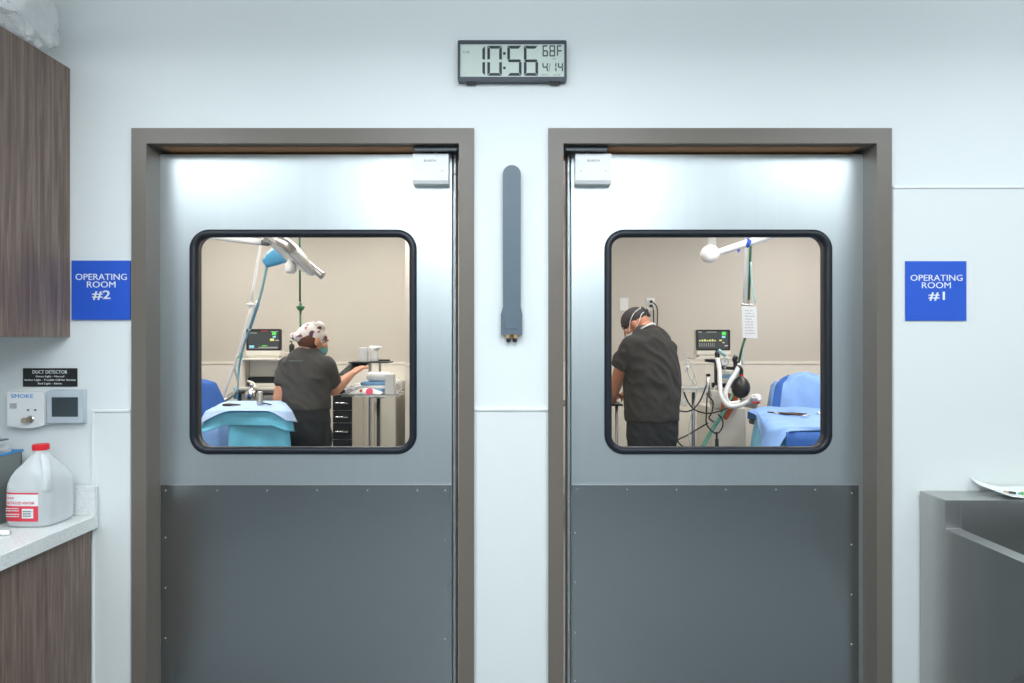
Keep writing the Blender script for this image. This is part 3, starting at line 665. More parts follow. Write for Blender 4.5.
# ------------------------------------------------------------------ cloth helpers
def drape(quad, z, drop, amp=.03, freq=9, seed=0, corner=0, top_amp=.006, R=.03, flare=.06):
    """quad: 4 xy corners; cloth laid on the table then hanging by drop(s)"""
    n = 40; loop = []; q = [Vector(p) for p in quad]; c = sum(q, Vector((0, 0)))/4
    for i in range(4):
        for k in range(n):
            u = k/n; p = q[i].lerp(q[(i+1) % 4], u); loop.append((p, i, u))
    N = len(loop); b = MB(); rings = []
    for f in [.0001, .15, .3, .45, .6, .75, .88, .96, 1]:
        rings.append([b.bm.verts.new((c.x+(p.x-c.x)*f, c.y+(p.y-c.y)*f, z+top_amp*noise.noise(Vector(((c.x+(p.x-c.x)*f)*7, (c.y+(p.y-c.y)*f)*7, seed)))-.006*(f > .97))) for p, i, u in loop])
    K = 14
    for k in range(1, K+1):
        w_ = k/K; rg = []
        for idx, (p, i, u) in enumerate(loop):
            d = (p-c).normalized(); e_ = q[(i+1) % 4]-q[i]; nrm = Vector((e_.y, -e_.x)).normalized()
            if nrm.dot(p-c) < 0: nrm = -nrm
            cc = max(0, 1-min(u, 1-u)/.18); dirn = (nrm*(1-cc*.5)+d*cc*.5).normalized()
            s_ = (i+u); dr = drop(s_)*(1+corner*cc)
            wob = amp*w_*(math.sin(freq*s_*2+seed)+.6*noise.noise(Vector((s_*4, w_*1.5, seed)))*2)
            off = R*math.sin(min(1, w_*6)*PI/2)+flare*w_+wob*min(1, w_*2)+.03*cc*w_
            rg.append(b.bm.verts.new((p.x+dirn.x*off, p.y+dirn.y*off, z-.008-dr*w_)))
        rings.append(rg)
    for A, B in zip(rings, rings[1:]):
        for k in range(N): b.bm.faces.new((A[k], A[(k+1) % N], B[(k+1) % N], B[k]))
    b.bm.faces.new(rings[0])
    return b
def thick(o, t=.002):
    md = o.modifiers.new('s', 'SOLIDIFY'); md.thickness = t; md.offset = -1; return o
def field(x0, x1, y0, y1, f, n=60, m=50):
    return MB().grid(lambda u, v: Vector((x0+(x1-x0)*u, y0+(y1-y0)*v, f(u, v))), n, m)

# ------------------------------------------------------------------ people
def frame(h):
    f = Vector((math.sin(h), math.cos(h), 0)); r = Vector((math.cos(h), -math.sin(h), 0)); return r, f
def remesh(mb, vox, it=4, fold=0):
    me = mb.mesh(); o = bpy.data.objects.new('tmp', me); COL.objects.link(o)
    m = o.modifiers.new('r', 'REMESH'); m.mode = 'VOXEL'; m.voxel_size = vox
    s = o.modifiers.new('s', 'SMOOTH'); s.factor = .5; s.iterations = it
    me = evalmesh(o)
    if fold:
        dv = []
        for v in me.vertices:
            c = v.co; q = Vector((c.x*7+c.z*4, c.y*7, c.z*5)); dv.append(v.normal*fold*(1.2*noise.noise(q)+1.0-2.2*abs(noise.noise(q*1.7+Vector((3, 1, 5))))))
        for v, d_ in zip(me.vertices, dv): v.co += d_
    return me
def hand(b, wrist, d, nrm, thumbside, curl=.35):
    """wrist point, direction of the hand, palm normal (towards palm side), thumb direction sign vector"""
    d = d.normalized(); nrm = (nrm-d*nrm.dot(d)).normalized(); w_ = d.cross(nrm).normalized()
    if w_.dot(thumbside) < 0: w_ = -w_
    for s in (-1, -.33, .33, 1):
        b.capsule(wrist+w_*s*.016, wrist+d*.085+w_*s*.030, .015, .0125, 10)
    for s, L, c in ((1, .070, 0), (.35, .078, .05), (-.35, .072, .1), (-1, .056, .18)):
        base = wrist+d*.088+w_*s*.031; a = curl+c; dd = d; p = base; r = .0092
        for seg_, fr in enumerate((.45, .32, .23)):
            dd = (dd*math.cos(a)+nrm*math.sin(a)).normalized(); q = p+dd*L*fr
            b.capsule(p, q, r, r*.92, 10); p = q; r *= .92; a = curl*.9
    p0 = wrist+d*.022+w_*.024; p1 = p0+(d*.6+w_*.75+nrm*.35).normalized()*.042; p2 = p1+(d*.85+w_*.35+nrm*.45).normalized()*.034; p3 = p2+(d*.95+nrm*.4).normalized()*.024
    b.capsule(p0, p1, .014, .0115, 10).capsule(p1, p2, .0112, .0100, 10).capsule(p2, p3, .0100, .0085, 10)
def head_rot(h, pitch, roll=0):
    r, f = frame(h)
    # local x=right, y=forward, z=up
    B = Matrix((r, f, Vector((0, 0, 1)))).transposed()
    return B @ Matrix.Rotation(-pitch, 3, 'X') @ Matrix.Rotation(roll, 3, 'Y')
def head(b, c, R):
    T = lambda x, y, z: c+R @ Vector((x, y, z))
    b.ball(T(0, -.012, .018), (.074, .093, .098), R); b.ball(T(0, .022, -.035), (.058, .066, .078), R)
    b.ball(T(0, .062, -.088), (.026, .022, .020), R)                       # chin
    b.ball(T(0, .080, .030), (.055, .016, .014), R)                        # brow
    b.capsule(T(0, .088, .018), T(0, .108, -.022), .009, .0135, 10); b.ball(T(.013, .098, -.026), .0085); b.ball(T(-.013, .098, -.026), .0085)
    b.ball(T(0, .088, -.050), (.024, .010, .0065), R); b.ball(T(0, .087, -.060), (.021, .010, .007), R)
    for s in (-1, 1):
        b.ball(T(s*.047, .058, -.018), (.022, .024, .022), R); b.ball(T(s*.078, -.008, -.008), (.009, .019, .031), R); b.ball(T(s*.074, .002, -.03), (.010, .011, .012), R)
def eyes(c, R, par):
    for s in (-1, 1):
        e_ = MB().ball(c+R @ Vector((s*.032, .074, .006)), .0125).build('eye', M['eye'], par, smooth=True)
        MB().ball(c+R @ Vector((s*.032, .0855, .006)), .0035).build('pupil', M['black'], e_, smooth=True)
def legs(skin, cloth, O, r, f, hip, zh, zk, rt, rk, ra):
    for s in (-1, 1):
        H_ = O+r*s*hip+Vector((0, 0, zh)); K_ = O+r*s*(hip*.95)+f*.015+Vector((0, 0, zk)); A_ = O+r*s*(hip*1.05)-f*.02+Vector((0, 0, .09))
        skin.capsule(H_, K_, rt*.85, rk*.8).capsule(K_, A_, rk*.8, .04)
        cloth.capsule(H_, K_, rt, rk).tube([K_, K_.lerp(A_, .5), A_-Vector((0, 0, .03))], [rk, rk*.95, ra], 20)
def shoe(O, r, f, s, hip, mat_, par):
    a = O+r*s*hip*1.05-f*.05; p = lambda k, z: a+f*k+Vector((0, 0, z))
    b = MB().capsule(p(0, .042), p(.06, .05), .040, .042).capsule(p(.05, .048), p(.19, .036), .042, .034)
    me = remesh(b, .008, 6); 
    for v in me.vertices: v.co.z = max(v.co.z, .002)
    link('shoe', me, mat_, par, True)

def woman():
    h = math.radians(14); r, f = frame(h); O = Vector((-1.400, 2.32, 0)); U = lambda u, v, z: O+r*u+f*v+Vector((0, 0, z))
    R3 = Matrix((r, f, Vector((0, 0, 1)))).transposed()
    t = empty('person', (O.x, O.y, 0), 'person in a floral cap and charcoal scrubs reaching right, seen through the left window', 'person')
    hc = Vector(P(313.5, 340.5, 2.34)); HR = head_rot(math.radians(48), math.radians(18))
    sk = MB(); head(sk, hc, HR)
    sk.capsule(U(.01, -.01, 1.31), hc+HR @ Vector((0, -.03, -.05)), .060, .052)
    sk.loft([(U(0, 0, z), a, b_) for z, a, b_ in ((.84, .15, .10), (.95, .165, .11), (1.1, .145, .10), (1.2, .16, .105), (1.30, .155, .09), (1.35, .08, .06))], R3)
    shL, shR = U(-.148, 0, 1.29), U(.148, 0, 1.29)
    eR = P(334, 389.5, 2.44); wR = P(351, 374.5, 2.60); dR = (P(364, 365, 2.70)-wR)
    eL = P(279.5, 399, 2.30); wL = Vector((-1.54, 2.47, .93))
    for sh, e_, w_ in ((shR, eR, wR), (shL, eL, wL)):
        sk.capsule(sh, e_, .052, .046).capsule(e_, e_.lerp(w_, .35), .046, .045).capsule(e_.lerp(w_, .35), w_, .044, .027)
    hand(sk, wR, dR, Vector((0, 0, -1)), Vector((-1, 0, 0)), .18)
    hand(sk, wL, Vector((.15, .8, -.4)), Vector((0, -.3, -1)), Vector((1, 0, 0)), .3)
    top = MB(); tr = MB()
    top.loft([(U(0, -.004, z), a, b_) for z, a, b_ in ((1.00, .172, .132), (1.04, .168, .128), (1.12, .163, .120), (1.20, .172, .122), (1.27, .182, .118), (1.315, .176, .105), (1.35, .142, .090), (1.38, .105, .075), (1.405, .070, .066), (1.415, .060, .060))], R3)
    top.capsule(shR, shR.lerp(eR, .15), .063, .064).tube([shR, shR.lerp(eR, .5), shR.lerp(eR, .72)], [.064, .063, .064], 20)
    top.capsule(shL, shL.lerp(eL, .15), .062, .063).tube([shL, shL.lerp(eL, .4), shL.lerp(eL, .62)], [.063, .062, .063], 20)
    tr.loft([(U(0, -.01, z), a, b_) for z, a, b_ in ((.74, .155, .12), (.84, .172, .135), (.92, .172, .132), (1.03, .160, .118))], R3)
    legs(sk, tr, O, r, f, .085, .84, .46, .092, .066, .062)
    body = link('body', remesh(sk, .0048, 3), M['skin'], t, True)
    link('scrub_top', remesh(top, .008, 18, .009), M['blackfab'], t, True)
    link('trousers', remesh(tr, .009, 16, .008), M['trouser'], t, True)
    link('back_print', join([plate([rect(-.05+.012*k, -.042+.012*k+.003*(k % 2), 0, .007)], -.001, .001) for k in range(9)]), M['inkgrey'], t)
    bp = [c for c in t.children if c.name.startswith('back_print')][0]; bp.data.transform(Matrix.Translation(U(-.005, -.128, 1.325)) @ Matrix.Rotation(-h, 4, 'Z') @ Matrix.Rotation(-.35, 4, 'X'))
    # cap, hair, mask
    cap = MB(); T = lambda x_, y_, z_: hc+HR @ Vector((x_, y_, z_))
    cap.ball(T(0, -.014, .036), (.083, .100, .086), HR)
    cap.ball(T(0, -.075, .02), (.06, .055, .055), HR).ball(T(-.01, -.115, -.015), (.04, .05, .03), HR).ball(T(.03, -.01, .10), (.05, .05, .034), HR)
    me = remesh(cap, .006, 4)
    link('surgical_cap', me, M['floral'], t, True)
    hr = MB().ball(T(0, -.030, -.010), (.079, .082, .072), HR); link('hair', remesh(hr, .006, 3), M['hair'], t, True)
    mk = MB().ball(T(0, .060, -.048), (.064, .056, .052), HR).ball(T(0, .092, -.04), (.028, .024, .034), HR)
    link('face_mask', remesh(mk, .005, 3), M['mask'], t, True)
    for s in (-1, 1): MB().tube([T(s*.066, .06, -.03), T(s*.082, .01, 0), T(s*.078, -.02, .02)], .0018, 6, 4).build('mask_loop', M['paper'], t)
    eyes(hc, HR, body)
    for s in (-1, 1): shoe(O, r, f, s, .085, M['black'], t)
woman()

def man():
    h = math.radians(-34); r, f = frame(h); O = Vector((1.015, 2.62, 0)); U = lambda u, v, z: O+r*u+f*v+Vector((0, 0, z))
    R3 = Matrix((r, f, Vector((0, 0, 1)))).transposed()
    t = empty('person', (O.x, O.y, 0), 'person in a dark cap and black scrubs looking down left, seen through the right window', 'person')
    hc = Vector(P(635.5, 324.5, 2.74)); HR = head_rot(math.radians(-66), math.radians(38))
    sk = MB(); head(sk, hc, HR)
    sk.capsule(U(0, .01, 1.46), hc+HR @ Vector((0, -.035, -.045)), .075, .066)
    sk.loft([(U(0, a_, z), a, b_) for z, a, b_, a_ in ((.84, .17, .13, 0), (.95, .19, .15, 0), (1.1, .19, .15, 0), (1.3, .19, .14, 0), (1.42, .18, .11, 0), (1.48, .1, .08, 0))], R3)
    shL, shR = U(-.175, .03, 1.41), U(.155, .01, 1.40)
    eL = P(620.5, 370, 2.60); wL = P(614.5, 393, 2.76); eR = U(.20, .14, 1.17); wR = U(.05, .35, 1.04)
    for sh, e_, w_ in ((shR, eR, wR), (shL, eL, wL)):
        sk.capsule(sh, e_, .058, .050).capsule(e_, e_.lerp(w_, .35), .050, .050).capsule(e_.lerp(w_, .35), w_, .049, .031)
    hand(sk, wL, Vector((-.05, .9, -.35)), Vector((.1, -.2, -1)), Vector((1, .2, 0)), .35)
    hand(sk, wR, Vector((-.75, .45, -.2)), Vector((0, 0, -1)), Vector((-.4, -.9, 0)), .35)
    top = MB(); tr = MB()
    top.loft([(U(u_, v_, z), a, b_) for z, a, b_, u_, v_ in ((.885, .212, .178, 0, 0), (.95, .212, .178, 0, 0), (1.10, .215, .180, 0, 0), (1.25, .216, .172, 0, 0), (1.35, .213, .158, 0, .005), (1.42, .198, .145, -.005, .01), (1.48, .172, .128, -.01, .015), (1.525, .132, .104, -.005, .015), (1.552, .095, .080, 0, .015), (1.568, .060, .055, 0, .015))], R3)
    top.capsule(shL, shL.lerp(eL, .2), .082, .080).tube([shL, shL.lerp(eL, .5), shL.lerp(eL, .92)], [.082, .078, .080], 20)
    top.capsule(shR, shR.lerp(eR, .2), .078, .076).tube([shR, shR.lerp(eR, .5), shR.lerp(eR, .85)], [.078, .074, .076], 20)
    tr.loft([(U(0, -.005, z), a, b_) for z, a, b_ in ((.70, .18, .14), (.80, .195, .16), (.93, .20, .165))], R3)
    legs(sk, tr, O, r, f, .10, .80, .48, .108, .078, .07)
    body = link('body', remesh(sk, .005, 3), M['skin2'], t, True)
    link('scrub_top', remesh(top, .009, 18, .011), M['blackfab2'], t, True)
    link('trousers', remesh(tr, .009, 16, .008), M['trouser'], t, True)
    T = lambda x_, y_, z_: hc+HR @ Vector((x_, y_, z_))
    cap = MB().ball(T(0, -.012, .045), (.082, .102, .080), HR).ball(T(0, .055, .04), (.062, .04, .04), HR).ball(T(0, -.06, .03), (.07, .05, .06), HR)
    link('surgical_cap', remesh(cap, .006, 3), M['cap2'], t, True)
    kn = MB().ball(T(-.01, -.125, .028), (.020, .018, .016), HR).ball(T(.0, -.112, .058), (.014, .016, .020), HR).ball(T(-.01, -.122, -.004), (.012, .014, .022), HR)
    link('cap_knot', remesh(kn, .004, 2), M['cap2'], t, True)
    MB().tube([T(-.070, .06, -.03), T(-.088, 0, .028), T(-.078, -.06, .06), T(-.02, -.110, .068)], .0026, 6, 5).tube([T(-.076, .02, -.045), T(-.082, -.045, -.015), T(-.06, -.09, .02), T(-.01, -.118, .03)], .0026, 6, 5).tube([T(.070, .06, -.03), T(.088, 0, .028), T(.078, -.06, .06), T(.02, -.110, .068)], .0026, 6, 5).build('mask_ties', M['paper'], t, smooth=True)
    link('face_mask', remesh(MB().ball(T(0, .062, -.050), (.062, .056, .05), HR).ball(T(0, .094, -.042), (.027, .022, .032), HR), .005, 3), M['paper'], t, True)
    hr = MB().ball(T(0, -.030, -.012), (.0765, .078, .062), HR); link('hair', remesh(hr, .006, 3), M['skin2'], t, True)
    MB().tube([P(641, 329, 2.56), P(647, 325.5, 2.54), P(652, 323.5, 2.56), P(655, 324.5, 2.60)], .006, 10, 5).build('collar_strap', M['paper'], t, smooth=True)
    eyes(hc, HR, body)
    for s in (-1, 1): shoe(O, r, f, s, .10, M['black'], t)
man()

# ------------------------------------------------------------------ left operating room
def monitor(px0, px1, py0, py1, Y, zbase, lab, items):
    a, b = P(px0, py1, Y), P(px1, py0, Y); x0, x1, z0, z1 = a.x, b.x, a.z, b.z
    t = empty('patient_monitor', ((x0+x1)/2, Y, zbase), lab, 'monitor')
    link('monitor_case', plate([rrect(x0, x1, z0, z1, .012, 4), rect(x0+.014, x1-.014, z0+.016, z1-.014)], Y, Y+.03), M['black'], t, bevel=.002)
    MB().box(x0+.003, x1-.003, Y+.028, Y+.09, z0+.003, z1-.003).build('monitor_back', M['creamplastic'], t, bevel=.006)
    sc = MB().box(x0+.012, x1-.012, Y+.006, Y+.0275, z0+.014, z1-.012).build('monitor_screen', M['screen'], t)
    W, H = x1-x0, z1-z0
    for mname, u0, u1, v0, v1 in items:
        MB().box(x0+W*u0, x0+W*u1, Y+.0045, Y+.0058, z0+H*v0, z0+H*v1).build('readout', M[mname], sc)
    MB().box(x0+.0, x1-.0, Y-.012, Y+.1, zbase+.022, z0-.001).build('control_strip', M['creamplastic'], t, bevel=.004)
    MB().box(x0+.02, x1-.02, Y-.004, Y+.09, zbase, zbase+.021).build('monitor_base', M['creamplastic'], t, bevel=.002)
    return t
wave = lambda v, m='sgrey', n=9: [(m, .08+.065*k, .08+.065*k+.045, v, v+.035) for k in range(n)]
zsh = 1.313
monitor(246.3, 280.8, 329, 350.6, 3.5, zsh, 'black framed patient monitor showing a red top bar in the left operating room', [('sred', .42, .62, .90, .95), ('sgrey', .7, .92, .87, .90), ('sgreen', .74, .86, .72, .86), ('scyan', .76, .85, .60, .68), ('syel', .68, .80, .45, .56), ('sgrey', .84, .94, .45, .5), ('scyan', .08, .22, .13, .24), ('sgrey', .35, .9, .13, .17), ('sgrey', .05, .9, .08, .10), ('sgreen', .45, .6, .2, .24), ('sgrey', .08, .3, .8, .83)])
# anaesthesia workstation
t = empty('anesthesia_workstation', (-2.14, 3.6, 0), 'cream anesthesia workstation below the monitor with the red top bar', 'anesthesia machine')
wx0, wx1 = P(239.5, 0, 3.35).x, P(286, 0, 3.35).x
MB().box(wx0-.02, wx1+.02, 3.33, 3.75, zsh-.014, zsh-.001).build('top_shelf', M['creamplastic'], t, bevel=.003)
MB().box(wx0, wx0+.02, 3.42, 3.74, 1.06, zsh-.014).box(wx1-.02, wx1, 3.42, 3.74, 1.06, zsh-.014).box(wx0, wx1, 3.72, 3.75, 1.06, zsh-.014).build('side_panels', M['creamplastic'], t, bevel=.002)
MB().box(wx0+.025, wx1-.025, 3.50, 3.71, 1.155, zsh-.016).build('upper_module', M['creamplastic'], t, bevel=.003)
MB().box(wx0+.03, wx1-.03, 3.46, 3.70, 1.075, 1.15).build('open_bay', M['black'], t)
MB().box(wx0+.10, wx1-.07, 3.36, 3.46, 1.078, 1.105).build('bay_unit', M['creamplastic'], t, bevel=.004)
MB().box(wx0-.01, wx1+.01, 3.28, 3.75, 1.055, 1.075).build('work_surface', M['creamplastic'], t, bevel=.003)
MB().box(wx0, wx1, 3.34, 3.74, .14, 1.054).build('lower_body', M['creamplastic'], t, bevel=.006)
for k in range(3):
    dw = MB().box(wx0+.012, wx1-.012, 3.326, 3.341, .17+.28*k, .43+.28*k).build('drawer', M['creamplastic'], t, bevel=.003)
    MB().box(wx0+.1, wx1-.1, 3.308, 3.327, .37+.28*k, .385+.28*k).build('handle', M['steel'], dw, bevel=.003)
for x_ in (wx0+.05, wx1-.05):
    for y_ in (3.40, 3.68):
        MB().lathe([(.04, -.015), (.045, -.01), (.045, .01), (.04, .015)], (x_, y_, .0455), (1, 0, 0), 20).tube([(x_, y_, .0455), (x_, y_, .14)], .012, 8).build('caster', M['black'], t)
c = P(251.5, 398, 3.12)
MB().lathe([(.02, -.02), (.042, -.01), (.05, .02), (.048, .05), (.03, .065), (.016, .07), (.014, .10), (.02, .105), (.008, .115)], (c.x, 3.12, 1.005), (0, 0, 1), 28).build('absorber', M['chrome'], t, smooth=True)
MB().tube([P(247, 381, 3.2), P(251, 382.5, 3.2), P(254, 385, 3.18), P(254, 389, 3.15)], [.006, .014, .016, .014], 12, 4).build('spout', M['creamplastic'], t, smooth=True)
MB().obox(P(239.5, 393, 3.2), P(246, 392, 3.14), .02, .02).obox(P(240, 393, 3.2), P(240, 402, 3.2), .02, .02).obox(P(257, 391, 3.14), P(261, 391, 3.1), .02, .02).obox(P(260.5, 391, 3.1), P(260.5, 402, 3.1), .02, .02).obox((c.x, 3.12, 1.01), (c.x, 3.34, 1.0), .03, .03).build('absorber_bracket', M['black'], t)
for px in (266, 270, 274): MB().lathe([(.012, 0), (.014, .04), (.008, .06)], P(px, 394, 3.27), (0, -1, .2), 14).build('control_knob', M['darkmetal'], t, smooth=True)
# white flow bits at the left of the machine
MB().box(wx0-.04, wx0-.012, 3.42, 3.45, 1.30, 1.36).build('teal_port', M['teal'], t, bevel=.003)
MB().box(wx0-.03, wx0-.001, 3.30, 3.33, .98, 1.08).build('teal_port', M['bluehose'], t, bevel=.003)
b_ = MB().tube([P(206, 412, 3.1), P(215, 405, 3.1), P(228, 398, 3.2), P(238, 390, 3.34)], [.022, .022, .020, .018], 12, 5).build('side_arm', M['steel'], t, smooth=True)
o = lump(P(217, 400, 3.35), (.07, .05, .035), .35, 6, 3).build('crumpled_towel', M['paper'], smooth=True); tag(o, 'crumpled white towel beside the anesthesia workstation', 'towel')

# surgical light on its arm
YL = 1.9
t = empty('surgical_light', tuple(P(289, 255, YL)), 'white surgical light with a grip handle on a ceiling arm, left operating room', 'surgical light')
MB().tube([P(150, 226, YL), P(200, 234, YL), P(262, 242.5, YL)], [.028, .024, .020], 16, 4).build('arm', M['whiteplastic'], t, smooth=True)
pc = P(150, 226, YL); MB().tube([pc, (pc.x, pc.y, OCEIL)], .03, 20).lathe([(.10, -.03), (.10, 0)], (pc.x, pc.y, OCEIL), (0, 0, 1), 28).build('ceiling_column', M['whiteplastic'], t)
MB().tube([P(261.5, 242.4, YL), P(269, 243.6, YL)], .0165, 16).build('arm_label', M['inkgrey'], t)
n_ = Vector((-.60, -.22, -.76)).normalized(); ccen = P(287, 251.5, YL)
MB().lathe([(.05, -.065), (.11, -.052), (.17, -.030), (.212, -.006), (.216, .008), (.205, .018), (.17, .022), (.05, .024)], ccen, n_, 48).build('lamp_head', M['whiteplastic'], t, smooth=True)
MB().lathe([(.165, .0215), (.165, .026), (.02, .028)], ccen, n_, 40).build('lamp_lens', M['clear'], t)
MB().lathe([(.014, .036), (.016, .06), (.034, .085), (.036, .12), (.028, .135), (.01, .138)], ccen+Vector((.02, 0, 0)), Vector((.05, -.1, -1)), 28).build('grip_handle', M['whiteplastic'], t, smooth=True)
MB().tube([P(308, 264, YL), P(314, 269, YL), P(323, 276.5, YL)], [.022, .020, .024], 14, 4).build('side_grip', M['steel'], t, smooth=True)
MB().tube([P(268, 243, YL), P(273, 236, YL), P(284, 240, YL+.02)], [.03, .035, .03], 14, 5).build('pivot_joint', M['steel'], t, smooth=True)
MB().tube([P(279, 241, YL-.18), P(288, 246, YL-.19), P(293, 252, YL-.18)], [.03, .034, .03], 14, 5).build('lamp_module', M['steel'], t, smooth=True)

# hoses
Yh = 2.45
t = empty('scavenging_hose', tuple(P(240, 395, Yh+.8)), 'blue and aqua clear hose drooping from a bright blue wrap', 'hose')
MB().tube([P(285, 251, Yh), P(280, 254.5, Yh), P(272, 259, Yh), P(265, 264, Yh)], [.05, .068, .055, .030], 18, 5).build('blue_wrap', M['bluewrap'], t, smooth=True)
MB().tube([P(292, 190, Yh), P(288, 235, Yh), P(284, 252, Yh)], .012, 10, 4).build('ceiling_drop', M['whiteplastic'], t, smooth=True)
MB().tube([P(267.5, 263, Yh), P(263, 285, Yh+.1), P(257.5, 306, Yh+.2)], .0105, 10, 5).build('clear_section', M['aqua'], t, smooth=True)
MB().tube([P(257, 306.5, Yh+.2), P(254, 316, Yh+.3), P(250, 328, Yh+.4)], .012, 10, 5).tube([P(249.5, 330, Yh+.4), P(244, 345, Yh+.6), P(240, 362, Yh+.7), P(238, 380, Yh+.74), P(237.5, 410, Yh+.76)], .008, 10, 5).build('blue_section', M['bluehose'], t, smooth=True)
MB().tube([P(258.2, 302, Yh+.2), P(256, 309, Yh+.23)], .016, 12).build('coupling', M['whiteplastic'], t, smooth=True)
Yc = 3.0
t = empty('gas_line', tuple(P(225, 392, Yc)), 'white slanted gas cord with a disc stop hanging left of the monitor', 'cord')
MB().tube([P(271, 190, Yc), P(260.5, 246, Yc), P(251, 302, Yc)], .0105, 10, 3).tube([P(250.5, 308, Yc), P(239, 352, Yc), P(224.5, 393, Yc), P(210, 440, Yc)], .010, 10, 5).tube([P(250.7, 300, Yc), P(250.4, 309, Yc)], .006, 8).build('cord', M['whiteplastic'], t, smooth=True)
MB().lathe([(.012, 0), (.032, .006), (.034, .014), (.012, .024)], P(250.5, 306, Yc), (0, 0, 1), 24).build('disc_stop', M['whiteplastic'], t, smooth=True)
MB().tube([P(238.5, 354, Yc), P(235, 368, Yc), P(238, 385, Yc+.1), P(232, 396, Yc+.1)], .008, 8, 5).build('loop', M['clear'], t, smooth=True)
Yg = 3.6
t = empty('oxygen_hose', tuple(P(300, 420, Yg)), 'thin dark green ceiling hose with a green knob behind the woman', 'hose')
g1 = P(299.5, 190, Yg); g1.z = OCEIL
MB().tube([g1, P(300, 302, Yg)], .0085, 10).tube([P(300.3, 314, Yg), P(300.8, 360, Yg), P(301, 420, Yg)], .0085, 10).build('hose_line', M['green'], t, smooth=True)
MB().lathe([(.008, -.05), (.010, -.02), (.022, -.014), (.036, .010), (.034, .018), (.012, .024), (.009, .05)], P(300.5, 308.5, Yg), (0, 0, 1), 20).build('hose_knob', M['green'], t, smooth=True)
# small dark bottle on a shelf
t = empty('pump_bottle', tuple(P(291.8, 352, 3.8)), 'small dark pump bottle on the wall shelf beside the woman', 'bottle')
c = P(291.8, 350, 3.8)
MB().lathe([(.022, -.02), (.024, .04), (.012, .055)], c, (0, 0, 1), 18).build('bottle_body', M['black'], t, smooth=True)
MB().tube([(c.x, c.y, c.z+.05), (c.x, c.y, c.z+.075), (c.x-.02, c.y, c.z+.078)], .006, 8).build('pump', M['black'], t)
o = MB().box(c.x-.1, c.x+.1, 3.72, BY, c.z-.035, c.z-.021).build('wall_shelf', M['creamplastic'], bevel=.002); tag(o, 'narrow cream wall shelf behind the woman under the pump bottle', 'shelf')

# draped instrument table (left)
Q = [(-1.60, 1.57), (-1.29, 1.57), (-1.49, 2.02), (-1.76, 2.02)]
Q2 = [(-1.715, 1.55), (-1.275, 1.55), (-1.47, 2.03), (-1.82, 2.03)]
ZT = 1.075
t = empty('instrument_table', (-1.55, 1.8, 0), 'small table under pale blue and teal drapes, left window', 'table')
MB().prism([(-1.59, 1.59), (-1.31, 1.59), (-1.50, 2.0), (-1.74, 2.0)], 'z', ZT-.03, ZT-.012).build('table_top', M['steel'], t, bevel=.003)
for x_, y_ in ((-1.58, 1.64), (-1.36, 1.64), (-1.68, 1.95), (-1.53, 1.95)):
    MB().tube([(x_, y_, 0.002), (x_, y_, ZT-.03)], .014, 12).build('leg', M['steel'], t, smooth=True)
thick(drape(Q, ZT-.006, lambda s: .62, .020, 5, 3, 0, R=.012, flare=.02).build('hanging_drape', M['drapeteal'], t, smooth=True))
thick(drape(Q2, ZT-.002, lambda s: .085, .010, 4, 2, .4, R=.012, flare=.01).build('middle_sheet', M['drapeteal'], t, smooth=True))
def dd_(s):
    if s < 1: return .004+.05*max(0, 1-s/.3)**1.5+.05*max(0, (s-.75)/.25)**1.5
    if s < 2: return .055
    return .06
thick(drape(Q2, ZT+.004, dd_, .004, 5, 1, .3, R=.022, flare=.012).build('top_sheet', M['drapepale'], t, smooth=True))
c = P(260, 404.5, 1.7)
t = empty('handpiece', (c.x, 1.7, ZT+.006), 'chrome cylindrical handpiece standing on the pale blue drape', 'instrument')
MB().lathe([(.018, 0), (.020, .02), (.017, .03), (.016, .07), (.012, .08)], (c.x, 1.7, ZT+.008), (0, 0, 1), 20).build('handpiece_body', M['steel'], t, smooth=True)
MB().tube([(c.x, 1.7, ZT+.02), (c.x+.04, 1.69, ZT+.015), (c.x+.08, 1.66, ZT+.012)], .004, 8, 4).build('handpiece_lead', M['black'], t, smooth=True)
c = P(229, 405.5, 1.63)
o = MB().tube([(c.x-.035, 1.63, ZT+.013), (c.x, 1.63, ZT+.014), (c.x+.06, 1.65, ZT+.012)], [.007, .009, .003], 8, 4).build('surgical_forceps', M['instr'], smooth=True); tag(o, 'dark forceps lying at the left of the pale blue drape', 'instrument')

# blue draped patient table at far left
def mound(u, v):
    e_ = min(u/.12, 1)*min((1-u)/.16, 1)*min(v/.15, 1)*min((1-v)/.15, 1); e_ = max(0, e_)**.55
    return .55+.50*e_+.12*e_*math.exp(-((u-.75)/.25)**2)+.02*noise.noise(Vector((u*6, v*6, 2)))
t = empty('operating_table', (-2.6, 2.3, 0), 'operating table under a dark blue drape at the left window edge', 'operating table')
MB().box(-3.05, -2.25, 2.15, 2.7, .78, .84).build('table_pad', M['black'], t, bevel=.01)
MB().box(-2.75, -2.45, 2.3, 2.6, .002, .78).build('pedestal', M['steel'], t, bevel=.01)
thick(field(-3.2, -2.0, 2.05, 2.85, mound, 90, 60).build('drape', M['drapedark'], t, smooth=True))
# lower blue bin/drape between table and window edge
def m2(u, v):
    e_ = max(0, min(u/.15, 1)*min((1-u)/.15, 1)*min(v/.15, 1)*min((1-v)/.15, 1))**.5
    return .45+.48*e_
thick(field(-2.14, -1.885, 2.10, 2.45, lambda u, v: m2(u, v)+.012*noise.noise(Vector((u*3, v*5, 1))), 30, 20).build('side_drape', M['drapeblue'], t, smooth=True))

